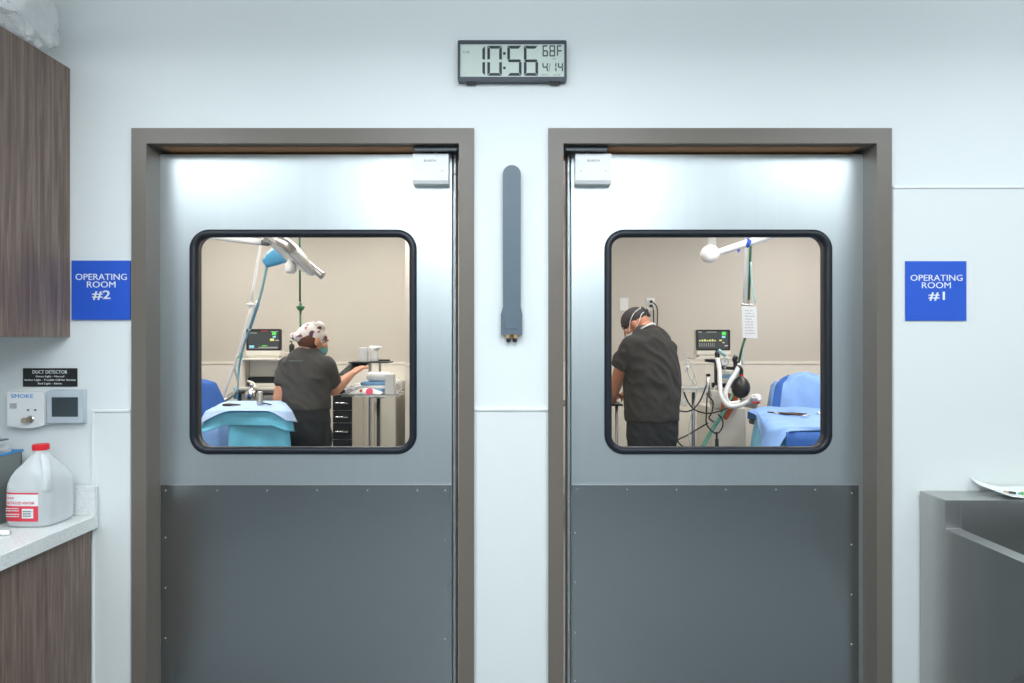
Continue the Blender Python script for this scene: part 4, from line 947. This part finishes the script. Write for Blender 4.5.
# drawer cart
Yd = 3.2; sx_ = lambda px, Y: (px-512)*(D+Y)/F
t = empty('drawer_cart', (sx_(342, Yd), 3.4, 0), 'narrow black drawer cart with silver handles right of the woman', 'cart')
a, b_ = sx_(332.5, Yd), sx_(352.5, Yd); zz = lambda py: CZ-(py-341.5)*(D+Yd)/F
MB().box(a, b_, Yd, Yd+.40, .10, zz(394)).build('cart_body', M['creamplastic'], t, bevel=.003)
MB().box(a-.005, b_+.005, Yd-.01, Yd+.41, zz(394), zz(389.5)).build('cart_top', M['black'], t, bevel=.003)
for y0, y1 in ((395, 410), (410.6, 422.4), (423, 439), (439.6, 456), (456.6, 474)):
    dw = MB().box(a+.006, b_-.002, Yd-.014, Yd, zz(y1), zz(y0)).build('drawer', M['black'], t, bevel=.002)
    zc = zz(y0+(y1-y0)*.5); MB().tube([(a+.03, Yd-.013, zc+.004), (a+.035, Yd-.034, zc), (b_-.035, Yd-.034, zc-.004), (b_-.03, Yd-.013, zc-.001)], .0065, 8).build('handle', M['chrome'], dw, smooth=True)
for x_ in (a+.03, b_-.03):
    for y_ in (Yd+.05, Yd+.35): MB().lathe([(.028, -.012), (.032, 0), (.028, .012)], (x_, y_, .0325), (1, 0, 0), 18).tube([(x_, y_, .03), (x_, y_, .1)], .01, 8).build('caster', M['black'], t)
# cream cabinet
Yk = 3.64
t = empty('supply_cabinet', (sx_(374, Yk), 3.9, 0), 'cream two door base cabinet behind the wheeled tray stand', 'cabinet')
a, b_ = sx_(353.5, Yk), sx_(396, Yk); zc = CZ-(384-341.5)*(D+Yk)/F
MB().box(a, b_, Yk, BY-.015, .002, zc).build('cabinet_body', M['creamplastic'], t, bevel=.003)
for x0, x1 in ((a+.004, (a+b_)/2-.002), ((a+b_)/2+.002, b_-.004)):
    dr = MB().box(x0, x1, Yk-.018, Yk, .08, zc-.02).build('cabinet_door', M['creamplastic'], t, bevel=.002)
    MB().box(x0+.01, x0+.02, Yk-.034, Yk-.018, .85, .93).build('handle', M['steel'], dr)
# wheeled tray stand with goods
Ym = 2.72; z_tr = CZ-(394.5-341.5)*(D+Ym-.12)/F
t = empty('tray_stand', (sx_(378, Ym), Ym, 0), 'steel tray stand on a thin pole holding packs and bottles', 'tray stand')
tx0, tx1 = sx_(346.5, Ym), sx_(401.5, Ym)
tr_ = MB(); tr_.box(tx0, tx1, Ym-.16, Ym+.16, z_tr-.014, z_tr-.008)
tr_.build('tray', M['steel'], t, bevel=.002)
MB().box(tx0, tx0+.004, Ym-.16, Ym+.16, z_tr-.008, z_tr+.006).box(tx1-.004, tx1, Ym-.16, Ym+.16, z_tr-.008, z_tr+.006).box(tx0, tx1, Ym-.16, Ym-.156, z_tr-.008, z_tr+.006).box(tx0, tx1, Ym+.156, Ym+.16, z_tr-.008, z_tr+.006).build('tray_lip', M['steel'], t)
xp = sx_(378.3, Ym)
MB().tube([(xp, Ym, .05), (xp, Ym, z_tr-.015)], .012, 14).build('pole', M['darkmetal'], t, smooth=True)
MB().box(xp-.05, xp+.05, Ym-.02, Ym+.02, z_tr-.035, z_tr-.014).build('clamp', M['steel'], t, bevel=.003)
MB().box(xp-.2, xp+.2, Ym-.02, Ym+.02, .05, .08).box(xp-.02, xp+.02, Ym-.2, Ym+.2, .05, .08).build('stand_base', M['steel'], t, bevel=.004)
for dx, dy in ((-.18, 0), (.18, 0), (0, -.18), (0, .18)): MB().lathe([(.022, -.01), (.025, 0), (.022, .01)], (xp+dx, Ym+dy, .0255), (1, 0, 0), 16).build('caster', M['black'], t)
zt2 = z_tr-.0075
def at(px, Y): return sx_(px, Y)
# packets on the tray
o = MB().grid(lambda u, v: Vector((at(349+33*u, Ym-.1), Ym-.15+.13*v, zt2+.006+.040*math.sin(PI*u)**.7*math.sin(PI*v)**.6+.01*v)), 20, 12).build('wrapped_dressing', M['paper'], smooth=True)
tag(o, 'white paper dressing packet with a pink round label on the tray stand', 'packet'); md = o.modifiers.new('s', 'SOLIDIFY'); md.thickness = .004
MB().lathe([(.026, 0), (.026, .004), (.01, .005)], (at(369.5, Ym-.155), Ym-.155, zt2+.030), (0, -.9, .45), 24).build('round_label', M['pink'], o)
MB().lathe([(.011, 0), (.011, .004), (.004, .005)], (at(361, Ym-.155), Ym-.155, zt2+.036), (0, -.9, .45), 16).build('small_label', M['orange'], o)
for k, (a_, b2, zl_, zh_, m_, lb) in enumerate(((353, 383, .052, .082, 'bluepack', 'flat blue sterile pack low in the pile on the tray stand'), (355, 385, .084, .108, 'paper', 'white folded pack between two blue packs on the tray stand'), (360, 385, .110, .135, 'bluepack', 'blue sterile pack topmost of the pile on the tray stand'))):
    o = MB().box(at(a_, Ym), at(b2, Ym), Ym-.02+.01*k, Ym+.14, z_tr+zl_-.052, z_tr+zh_-.052, rot=.04*(k-1)).build('sterile_pack', M[m_], bevel=.009, seg=3); tag(o, lb, 'pack', 'sterile packs on the tray stand')
o = MB().capsule((at(371, Ym+.05), Ym+.05, z_tr+.120), (at(388, Ym+.05), Ym+.05, z_tr+.120), .036, .036).build('gauze_roll', M['paper'], smooth=True); tag(o, 'fat white gauze roll on top of the sterile packs', 'gauze roll')
o = MB().box(at(385.3, Ym-.12), at(394.3, Ym-.12), Ym-.14, Ym-.07, zt2, zt2+.155).build('white_carton', M['paper'], bevel=.003); tag(o, 'tall white carton standing at the tray stand front right', 'carton')
o = lump((at(396, Ym), Ym+.02, z_tr+.055), (.045, .07, .06), .3, 7, 5).build('clear_pouch', M['bag'], smooth=True); tag(o, 'crinkled clear pouch right of the white carton on the tray stand', 'pouch')
o = lump((at(351.5, Ym), Ym-.02, z_tr+.025), (.04, .06, .032), .25, 7, 8).build('clear_pouch', M['bag'], smooth=True); tag(o, 'crinkled clear pouch at the left end of the tray stand', 'pouch')
# upper shelf stand behind
Yu = 3.12; zu = CZ-(361.5-341.5)*(D+Yu)/F
t = empty('equipment_stand', (at(372, Yu), Yu, 0), 'dark equipment stand with a tilted tray and flat shelf behind the tray stand', 'stand')
MB().box(at(352, Yu), at(391, Yu), Yu-.13, Yu+.12, zu-.010, zu).build('shelf', M['darkmetal'], t, bevel=.003)
MB().tube([(at(370, Yu), Yu, .03), (at(370, Yu), Yu, zu-.01)], .012, 12).tube([(at(379.5, Yu), Yu+.02, .03), (at(379.5, Yu), Yu+.02, zu-.01)], .010, 12).box(at(366, Yu)-.12, at(384, Yu)+.10, Yu-.16, Yu+.16, .002, .03).build('stand_post', M['steel'], t)
q4 = [P(337.5, 374.5, 2.92), P(352, 373.5, 2.90), P(369, 362.5, 3.1), P(353, 361, 3.16)]
b3 = MB(); v1 = [b3.bm.verts.new(p) for p in q4]; v2 = [b3.bm.verts.new(p-Vector((0, 0, .012))) for p in q4]
b3.bm.faces.new(v1); b3.bm.faces.new(v2[::-1])
for k in range(4): b3.bm.faces.new((v1[k], v2[k], v2[(k+1) % 4], v1[(k+1) % 4]))
b3.build('tilted_tray', M['darkmetal'], t, bevel=.002)
o = MB().box(at(361.7, Yu), at(369.2, Yu), Yu-.09, Yu-.02, zu+.0005, zu+.112).build('white_box', M['paper'], bevel=.003); tag(o, 'upright white box on the dark equipment shelf', 'box')
t = empty('covered_microscope', (at(374, Yu), Yu, zu), 'white plastic covered device beside the upright white box', 'device')
cb = MB().loft([((at(374.5, Yu), Yu, zu+.001), .038, .035), ((at(374.5, Yu), Yu, zu+.05), .034, .03), ((at(374, Yu), Yu, zu+.085), .03, .03), ((at(375.5, Yu), Yu, zu+.11), .036, .034), ((at(376.5, Yu), Yu, zu+.125), .02, .02)], Matrix.Identity(3)).capsule((at(371, Yu), Yu, zu+.112), (at(382, Yu), Yu-.03, zu+.112), .016, .008)
link('device_cover', remesh(cb, .005, 3), M['whiteplastic'], t, True)
MB().box(at(380, Yu), at(391, Yu), Yu-.06, Yu-.03, zu+.004, zu+.018).build('device_foot', M['darkmetal'], t, bevel=.002)

# ------------------------------------------------------------------ right operating room
YA = 1.8
t = empty('surgical_light', tuple(P(709.6, 262, YA)), 'white jointed surgical light arm at the top of the right window', 'surgical light')
j0 = P(709.8, 254, YA); s_ = (D+YA)/F
MB().lathe([(.02, -.04), (.05, -.032), (.053, 0), (.05, .032), (.02, .04)], (j0.x, j0.y+.0, j0.z), (0, 1, .0), 32).build('joint', M['whiteplastic'], t, smooth=True)
MB().tube([(j0.x+.012, j0.y, j0.z+.03), (j0.x+.012, j0.y, OCEIL)], .026, 20).build('drop_tube', M['whiteplastic'], t, smooth=True)
e1 = P(840, 210, YA)
MB().tube([P(715, 253.5, YA), P(730, 248.5, YA), P(765, 237, YA), e1], [.018, .021, .024, .026], 16, 4).build('arm', M['whiteplastic'], t, smooth=True)
MB().tube([e1-Vector((0, 0, .02)), (e1.x, e1.y, OCEIL)], .03, 20).build('ceiling_column', M['whiteplastic'], t, smooth=True)
MB().prism([(P(735, 0, YA).x, P(0, 245.5, YA).z), (P(742, 0, YA).x, P(0, 246.5, YA).z), (P(738.5, 0, YA).x, P(0, 253, YA).z)], 'y', YA-.003, YA+.003).build('blue_tag', M['blue'], t)
MB().lathe([(.028, -.012), (.028, .012)], P(747.5, 243, YA), (-.9, 0, .3), 20).build('arm_band', M['blue'], t)
Yp = 3.0
t = empty('gas_drop', tuple(P(746, 303, Yp)), 'white ceiling drop pole with a green hose holding the handwritten note', 'gas drop')
p1 = P(746.6, 246, Yp); p1.z = OCEIL
MB().tube([p1, P(746.3, 246, Yp), P(744.8, 303, Yp)], .016, 14).build('drop_pole', M['whiteplastic'], t, smooth=True)
p2 = P(750, 246, Yp); p2.z = OCEIL
MB().tube([p2, P(750.6, 246, Yp-.02), P(748.8, 301, Yp-.02)], .0095, 10).tube([P(746, 336, Yp+.02), P(743.5, 343, Yp), P(741, 352, Yp), P(739, 362, Yp+.1)], .0095, 10, 4).build('green_hose', M['green'], t, smooth=True)
MB().tube([P(750.8, 262, Yp-.03), P(752, 285, Yp-.03), P(755.5, 303, Yp-.03)], .007, 8, 4).build('aqua_line', M['aqua'], t, smooth=True)
MB().tube([P(741.5, 304.3, Yp-.02), P(752, 305, Yp-.02)], .010, 10).tube([P(749, 300, Yp-.02), P(749, 310, Yp-.02)], .012, 10).build('hook_bracket', M['steel'], t)
MB().tube([P(743.5, 340, Yp+.05), P(742.5, 352, Yp+.05), P(742, 364, Yp+.1)], .008, 8, 3).build('white_hose', M['whiteplastic'], t, smooth=True)
a, b_ = P(741.8, 338.3, Yp-.05), P(757.6, 306.5, Yp-.05)
o = link('handwritten_note', plate([[(a.x+.005, a.z+.004), (b_.x, a.z), (b_.x-.008, b_.z), (a.x, b_.z+.004)]], Yp-.05, Yp-.047), M['paper']); tag(o, 'white note with lines of writing hanging from the ceiling drop', 'note')
mk = []
for k in range(9):
    z_ = b_.z-.035-.022*k; x_ = a.x+.025+.004*(k % 2); random.seed(k)
    while x_ < b_.x-.03-.012*(k % 3 == 0):
        w_ = random.uniform(.004, .012); hh = random.uniform(.004, .010)
        mk.append(plate([[(x_, z_), (x_+w_*.4, z_+hh), (x_+w_*.6, z_+hh*.9), (x_+w_, z_+.001), (x_+w_*.9, z_-.001), (x_+w_*.45, z_+hh*.6), (x_+.001, z_-.001)]], Yp-.0513, Yp-.0502)); x_ += w_+random.uniform(.002, .006)
link('writing', join(mk), M['inkgrey'], o)

# switch and outlet on the far wall
def wplate(px0, px1, nm, lab, kind):
    a, b_ = P(px0, 310.5, BY), P(px1, 298, BY)
    t = empty(nm, ((a.x+b_.x)/2, BY, a.z), lab, kind)
    MB().box(a.x, b_.x, BY-.006, BY, a.z, b_.z).build('face_plate', M['whiteplastic'], t, bevel=.002); return t, (a.x+b_.x)/2, (a.z+b_.z)/2
t, xx, zc_ = wplate(620, 628.2, 'light_switch', 'white light switch plate left of the man in the dark cap', 'switch')
MB().box(xx-.006, xx+.006, BY-.014, BY-.006, zc_-.010, zc_+.012).build('toggle', M['whiteplastic'], t, bevel=.002)
t, xx, zc_ = wplate(646.4, 654.6, 'wall_outlet', 'white wall outlet with two black plugs above the man', 'outlet')
t2 = empty('power_plugs', (xx, BY-.03, zc_-.03), 'two black plugs with cords in the far wall outlet', 'plug')
for dz in (-.006, .034): MB().box(xx-.012, xx+.014, BY-.04, BY-.006, zc_-.012+dz-.01, zc_+.012+dz-.01).build('plug_body', M['black'], t2, bevel=.005)
MB().tube([(xx+.01, BY-.035, zc_+.02), (xx+.05, BY-.05, zc_-.03), (xx+.055, BY-.05, zc_-.14), (xx+.04, BY-.05, zc_-.4)], .0055, 8, 6).tube([(xx, BY-.035, zc_-.02), (xx+.018, BY-.045, zc_-.06), (xx+.02, BY-.045, zc_-.4)], .0055, 8, 5).build('plug_cord', M['black'], t2, smooth=True)

monitor(696.6, 730.2, 329.7, 350.5, 3.4, P(0, 357.4, 3.4).z, 'black framed patient monitor with yellow traces in the right operating room', [('sgreen', .76, .88, .74, .90), ('scyan', .76, .86, .60, .70), ('syel', .68, .76, .46, .52)]+[('syel', .08+.075*k, .08+.075*k+.05, .44, .50+.02*(k % 3)) for k in range(7)]+[('sgrey', .08+.055*k, .09+.055*k, .18, .36) for k in range(9)]+[('sgrey', .3, .6, .87, .90), ('sgrey', .06, .16, .87, .91), ('syel', .78, .84, .36, .40), ('sgrey', .84, .94, .2, .26)])
# anaesthesia machine in the right room
t = empty('anesthesia_machine', (1.75, 3.4, 0), 'anesthesia machine with pressure gauge and black frame under the right monitor', 'anesthesia machine')
zs = P(0, 357.4, 3.4).z
MB().box(at(694, 3.4), at(733, 3.4), 3.36, 3.62, zs-.014, zs-.001).build('monitor_shelf', M['creamplastic'], t, bevel=.002)
MB().obox(P(705, 360, 3.42), P(717, 361.5, 3.42), .03, .03).obox(P(716.3, 360, 3.42), P(716.5, 388, 3.42), .035, .03).box(at(714, 3.4), at(738, 3.4), 3.44, 3.48, P(0, 388, 3.4).z, P(0, 383, 3.4).z).obox(P(722, 367.5, 3.3), P(735, 368.5, 3.3), .035, .025).obox(P(716, 368, 3.42), P(722, 367.5, 3.3), .03, .03).build('black_frame', M['black'], t, bevel=.003)
MB().tube([P(734.5, 370, 3.28), P(736, 364, 3.28), P(734.5, 359, 3.28), P(737, 357, 3.28)], .020, 12, 5).build('breathing_elbow', M['black'], t, smooth=True)
MB().lathe([(.016, 0), (.016, .02), (.010, .022)], P(735.5, 357, 3.28), (0, 0, 1), 16).build('valve_cap', M['chrome'], t)
MB().lathe([(.032, -.02), (.034, .004), (.030, .006), (.030, .002)], P(724.6, 361.8, 3.25), (0, -1, 0), 28).build('gauge_case', M['chrome'], t, smooth=False)
g_ = MB().lathe([(.028, .003), (.028, .0045)], P(724.6, 361.8, 3.25), (0, -1, 0), 28).build('gauge_face', M['paper'], t)
pg = P(724.6, 361.8, 3.25); MB().obox((pg.x, pg.y-.006, pg.z-.008), (pg.x+.004, pg.y-.006, pg.z+.020), .003, .002).build('needle', M['black'], g_)
MB().tube([P(724.6, 365, 3.27), P(724.6, 370, 3.30)], .012, 10).build('gauge_stem', M['steel'], t)
pa = P(727.5, 383, 3.3)
MB().lathe([(.058, 0), (.060, .01), (.060, .04)], pa, (0, 0, 1), 30).build('canister_base', M['creamplastic'], t, smooth=False)
MB().lathe([(.055, .04), (.055, .07)], pa, (0, 0, 1), 30).build('canister_band', M['bluepack'], t, smooth=False)
MB().lathe([(.058, .07), (.058, .10), (.03, .11)], pa, (0, 0, 1), 30).build('canister_lid', M['clear'], t, smooth=False)
MB().lathe([(.016, 0), (.020, .01), (.020, .03), (.012, .035), (.012, .05), (.016, .055), (.010, .06)], P(717.3, 357.5, 3.22), (0, 0, 1), 16).ball(P(716.8, 353.5, 3.2), .018).build('black_valve', M['black'], t, smooth=True)
MB().tube([P(718.5, 350, 3.2), P(722, 353, 3.2), P(725, 355.5, 3.22)], .014, 10, 3).build('teal_filter', M['aqua'], t, smooth=True)
MB().box(at(711, 3.5), at(746, 3.5), 3.50, 3.95, .12, P(0, 408, 3.5).z).build('machine_body', M['creamplastic'], t, bevel=.006)
MB().box(at(712, 3.5), at(728, 3.5), 3.49, 3.56, P(0, 408, 3.5).z, P(0, 388, 3.5).z).build('back_riser', M['creamplastic'], t, bevel=.003)
for x_ in (at(714, 3.5), at(743, 3.5)):
    for y_ in (3.56, 3.88): MB().lathe([(.04, -.015), (.044, 0), (.04, .015)], (x_, y_, .0445), (1, 0, 0), 20).tube([(x_, y_, .045), (x_, y_, .12)], .012, 8).build('caster', M['black'], t)
def corrugated(pts, r, nm, par):
    b = MB(); pts = [Vector(p) for p in pts]; sm = []
    for i in range(len(pts)-1):
        a, p, c, d = pts[max(i-1, 0)], pts[i], pts[i+1], pts[min(i+2, len(pts)-1)]
        for k in range(14):
            t_ = k/14; sm.append(.5*((2*p)+(c-a)*t_+(2*a-5*p+4*c-d)*t_*t_+(3*p-a-3*c+d)*t_**3))
    sm.append(pts[-1]); b.tube(sm, [r*(1+.10*(k % 2)) for k in range(len(sm))], 14); return b.build(nm, M['whiteplastic'], par, smooth=True)
t = empty('breathing_circuit', tuple(P(730, 407, 3.05)), 'white corrugated breathing hoses looping below the right monitor', 'hose')
corrugated([P(717.5, 359, 3.2), P(719.5, 370, 3.12), P(720, 385, 3.05), P(721.5, 397, 3.0), P(729, 406, 2.97), P(741, 405, 2.93), P(753, 398.5, 2.9)], .017, 'corrugated_hose', t)
corrugated([P(741, 362, 3.15), P(736, 372, 3.08), P(729, 384, 3.04), P(725.5, 394, 3.02), P(729, 403, 3.02), P(740, 402.5, 2.98)], .017, 'corrugated_hose', t)
MB().tube([P(751, 399, 2.9), P(756, 396, 2.88)], [.014, .010], 12).build('hose_end', M['clear'], t)
t = empty('breathing_bag', tuple(P(740.5, 398, 3.1)), 'round black rubber breathing bag with a red neck band', 'breathing bag')
pb = P(740.7, 387.3, 3.1)
MB().lathe([(.002, -.088), (.03, -.082), (.055, -.062), (.070, -.030), (.073, .0), (.066, .035), (.045, .066), (.022, .082), (.015, .092)], pb, (.03, 0, 1), 32).build('bag_body', mat('black rubber', (.02, .02, .022, 1), .35), t, smooth=True)
MB().lathe([(.018, .086), (.019, .102)], pb, (.03, 0, 1), 20).build('neck_band', M['red'], t)
MB().tube([(pb.x+.003, pb.y, pb.z+.10), (pb.x+.005, pb.y, pb.z+.135), (pb.x-.012, pb.y, pb.z+.16), (pb.x-.03, pb.y+.04, pb.z+.165)], .015, 12, 5).build('bag_elbow', M['black'], t, smooth=True)
MB().tube([(pb.x, pb.y, pb.z-.085), (pb.x, pb.y, pb.z-.1)], .008, 10).build('tail', M['black'], t)
# orange bag
b3 = MB(); pp = [P(722, 391, 3.33), P(737, 396, 3.33), P(737, 402, 3.33), P(725.5, 420, 3.33), P(721, 416, 3.33)]
o = link('orange_strap_bag', plate([[(p.x, p.z) for p in pp]], 3.30, 3.345), M['orange'], bevel=.012, seg=3); tag(o, 'orange brown fabric pouch hanging behind the corrugated hoses', 'pouch')
# steel bracket near bag
machine = [o for o in COL.objects if o.name == 'anesthesia_machine'][0]
MB().obox(P(742, 402, 3.05), P(757, 405.5, 2.95), .02, .06).obox(P(742, 402, 3.05), P(738, 404, 3.5), .02, .03).build('bracket_arm', M['steel'], machine, bevel=.003)
o = lump(P(755.5, 398, 2.86), (.04, .05, .030), .3, 6, 11).build('gauze_pad', M['paper'], smooth=True); tag(o, 'small white gauze pad with a pink edge beside the blue drape', 'gauze')
lump(P(756, 402.5, 2.85), (.03, .03, .010), .3, 6, 2).build('pink_edge', M['redlabel'], o, smooth=True)

# IV style stand by the man
Ys = 3.1
t = empty('infusion_stand', (at(693, Ys), Ys, 0), 'blue grey pole stand with a white tray right of the man', 'stand')
MB().tube([(at(693.3, Ys), Ys, .03), (at(693.3, Ys), Ys, P(0, 391, Ys).z)], .0135, 14).build('pole', M['bluegrey'], t, smooth=True)
MB().box(at(681, Ys), at(705, Ys), Ys-.08, Ys+.08, P(0, 391.8, Ys).z, P(0, 387, Ys).z).build('tray', M['creamplastic'], t, bevel=.004)
MB().box(at(681, Ys), at(705, Ys), Ys-.084, Ys-.08, P(0, 387, Ys).z-.01, P(0, 385.5, Ys).z).build('tray_lip', M['clear'], t)
for k in range(5):
    a_ = 2*PI*k/5; MB().obox((at(693.3, Ys), Ys, .05), (at(693.3, Ys)+.24*math.cos(a_), Ys+.24*math.sin(a_), .03), .03, .02).build('leg', M['bluegrey'], t)
t = empty('sample_vial', tuple(P(684, 406, Ys-.05)), 'small clear fluid bottle hanging below the white tray', 'bottle')
MB().lathe([(.02, 0), (.024, .01), (.024, .045), (.012, .055), (.012, .065)], P(683.5, 406, Ys-.06), (0, 0, 1), 18).build('vial_body', M['clear'], t, smooth=True)
MB().lathe([(.013, .065), (.013, .08)], P(683.5, 406, Ys-.06), (0, 0, 1), 14).tube([P(683.5, 401, Ys-.06), P(683.5, 391, Ys-.06)], .003, 6).build('vial_cap', M['creamplastic'], t)
t = empty('clear_tubing', tuple(P(690, 386, Ys)), 'loops of thin clear tubing above the white tray', 'tubing')
for pts in ([(686, 352), (687, 365), (689, 376), (696, 386)], [(688, 360), (693, 370), (697, 385)], [(685, 372), (690, 366), (694, 374), (692, 386)], [(697, 388), (695, 400), (692, 412), (689, 430), (690, 446)]):
    MB().tube([P(a_, b2, Ys-.09+.004*i) for i, (a_, b2) in enumerate(pts)], .0045, 6, 6).build('tube', M['clear'], t, smooth=True)
MB().lathe([(.010, 0), (.012, .02), (.006, .03)], P(687, 369, Ys-.09), (.3, 0, 1), 12).build('tube_clamp', M['whiteplastic'], t, smooth=True)
t = machine
MB().tube([P(708.2, 397.5, 3.15), P(708.2, 376, 3.15)], .016, 14).build('flow_tube', M['steel'], t, smooth=True)
MB().lathe([(.018, 0), (.019, .012), (.010, .018)], P(708.2, 376, 3.15), (0, 0, 1), 16).build('flow_tube_cap', M['black'], t)
MB().box(at(709, 3.2), at(718, 3.2), 3.14, 3.2, P(0, 404, 3.2).z, P(0, 390, 3.2).z).build('pump_housing', M['creamplastic'], t, bevel=.006)
MB().obox(P(712, 396, 3.2), P(716.4, 386, 3.42), .02, .02).build('mount_arm', M['creamplastic'], t)
# black cables (each cable one thing)
cabs = [([(707, 397), (706.5, 412), (707, 425), (716, 433.5), (722, 428), (722.5, 420), (718, 414)], 3.08, .006, 'black cable loop hanging below the silver flow tube'),
        ([(709, 397), (713, 402), (712, 412), (709, 418), (714, 422)], 3.12, .006, 'short black cable twisting under the flow tube'),
        ([(684, 392), (688, 402), (694, 409), (702, 412.5), (712, 413), (726, 408.5), (732, 400)], 3.02, .006, 'long black cable sagging from the white tray towards the hoses'),
        ([(706.5, 385), (701, 399), (694, 408.5), (687, 411.5), (680, 411)], 2.98, .006, 'black cable crossing behind the blue grey pole'),
        ([(708, 423), (696, 430), (686, 436), (678, 440), (681, 445), (686, 448)], 3.05, .006, 'black cable with a plug lowest beside the man')]
for pts, Y, r, lb in cabs:
    o = MB().tube([P(a_, b2, Y+.01*math.sin(i*2)) for i, (a_, b2) in enumerate(pts)], r, 8, 8).build('power_cable', M['black'], smooth=True); tag(o, lb, 'cable', 'black cables in the right operating room')
t = empty('cable_splitter', tuple(P(717, 447, 3.06)), 'black connector block at the bottom of the hanging cable loop', 'connector')
MB().tube([P(716.5, 432, 3.06), P(716.8, 440, 3.06)], .008, 10).build('lead', M['black'], t)
MB().tube([P(716.8, 439, 3.06), P(717, 462, 3.06)], .014, 10).build('connector_body', M['darkmetal'], t)
t = MB().tube([P(739, 364, 3.42), P(737, 380, 3.4), P(730, 400, 3.26), P(722, 415, 3.2), P(712, 430, 3.15), P(703, 447, 3.1), P(694, 470, 3.05)], [.009, .009, .011, .015, .015, .015, .015], 12, 6).build('teal_hose', M['teal'], smooth=True); tag(t, 'thick teal hose running diagonally down behind the black cables', 'hose')

# tray in front of the man
t = empty('side_table', (.62, 2.95, 0), 'small dark topped steel table the man in the dark cap works at', 'table')
zt3 = P(0, 404.5, 2.85).z
MB().box(.30, .845, 2.86, 3.25, zt3-.014, zt3).build('table_top', M['darkmetal'], t, bevel=.003)
for x_, y_ in ((.33, 2.89), (.80, 2.89), (.33, 3.22), (.80, 3.22)): MB().tube([(x_, y_, .002), (x_, y_, zt3-.014)], .012, 12).build('leg', M['steel'], t, smooth=True)
MB().box(.32, .82, 2.88, 3.23, .35, .36).build('lower_shelf', M['steel'], t)
o = MB().box(.62, .78, 2.92, 3.0, zt3+.0005, zt3+.02, rot=.2).build('instrument_case', M['black'], bevel=.004); tag(o, 'flat black case on the small table by the man', 'case')

# draped instrument table (right)
Q = [(1.47, 1.55), (2.75, 1.55), (2.75, 2.55), (1.76, 2.55)]
ZR = .975
t = empty('instrument_table', (2.15, 2.0, 0), 'instrument table under a bright blue drape, right window', 'table')
MB().box(1.80, 2.70, 1.62, 2.5, ZR-.03, ZR-.012).build('table_top', M['steel'], t, bevel=.003)
for x_, y_ in ((1.85, 1.66), (2.65, 1.66), (1.85, 2.45), (2.65, 2.45)): MB().tube([(x_, y_, .002), (x_, y_, ZR-.03)], .015, 12).build('leg', M['steel'], t, smooth=True)
thick(drape(Q, ZR-.004, lambda s: .60, .035, 6, 5, 0, R=.015, flare=.07, top_amp=.001).build('hanging_drape', M['drapeteal'], t, smooth=True))
def dr(s):
    if s < 1: return .025+.20*max(0, 1-s/.075)**1.2
    if s > 3: return .02+.13*max(0, (s-3.45)/.55)**1.4
    return .08
thick(drape(Q, ZR+.013, dr, .006, 6, 2, 0, R=.022, flare=.02, top_amp=.014).build('top_sheet', M['drapeblue'], t, smooth=True))
thick(MB().grid(lambda u, v: Vector((1.53+1.22*u, 1.487+.012*math.sin(u*23+v)+.006*math.sin(u*51)-.07*v, ZR-.026-.60*v)), 80, 12).build('front_drape', M['drapedark'], t, smooth=True))
def inst(nm, pts, lab, loops=True):
    t = empty(nm, (sum(p[0] for p in pts)/len(pts), pts[0][1], ZR+.012), lab, 'instrument')
    a, b_ = Vector(pts[0]), Vector(pts[1]); d = (b_-a).normalized(); w_ = Vector((-d.y, d.x, 0))
    MB().tube([a, a.lerp(b_, .5), b_], [.004, .008, .003], 8).tube([a-w_*.012, a.lerp(b_, .5), b_+w_*.006], [.004, .007, .003], 8).build('blades', M['instr'], t, smooth=True)
    for s in (-1, 1):
        c_ = a-d*.02+w_*.018*s; MB().tube([c_+(d*math.cos(q_)+w_*math.sin(q_))*.014 for q_ in [2*PI*k/12 for k in range(13)]], .0035, 6).build('finger_loop', M['steel'], t, smooth=True)
zi = ZR+.024
inst('surgical_scissors', [(1.71, 2.03, zi), (1.86, 1.98, zi)], 'dark surgical scissors at the left of the blue drape')
inst('surgical_forceps', [(1.80, 1.90, zi), (1.66, 2.10, zi)], 'dark forceps crossing the scissors on the blue drape')
inst('needle_holder', [(1.98, 2.02, zi), (2.12, 1.97, zi)], 'dark needle holder at the right of the blue drape')
inst('surgical_clamp', [(2.12, 2.08, zi), (2.00, 1.93, zi)], 'dark clamp crossing the needle holder on the blue drape')
# patient mound behind
def m3(u, v):
    e_ = max(0, min(u/.05, 1)*min((1-u)/.1, 1)*min(v/.2, 1)*min((1-v)/.2, 1))**.5
    q = Vector((u*5+v*2, v*4-u*2, 9))
    return .60+.42*e_+.17*e_*min(1, .35+u/.25)+.04*noise.noise(q)+.05*e_*(.5-abs(noise.noise(q*1.3)))*2-.06*e_+.022*(.5-abs(noise.noise(q*2.9)))
t = empty('operating_table', (2.4, 3.0, 0), 'operating table with a mounded blue drape behind the instruments, right window', 'operating table')
MB().box(1.95, 3.1, 2.78, 3.3, .78, .86).build('table_pad', M['black'], t, bevel=.01)
MB().box(2.3, 2.7, 2.9, 3.2, .002, .78).build('pedestal', M['steel'], t, bevel=.01)
thick(MB().grid(lambda u, v: Vector((1.84+.28*v+(1.41-.28*v)*u, 2.70+.72*v, m3(u, v))), 120, 90).build('drape', M['drapeblue'], t, smooth=True))
def band(u, v):
    uu = .045+.13*v+.05*u; vv = .10+.55*v
    return Vector((1.84+.28*vv+(1.41-.28*vv)*uu, 2.70+.72*vv, m3(uu, vv)+.006))
thick(MB().grid(band, 10, 50).build('drape_fold', M['drapedark'], t, smooth=True))
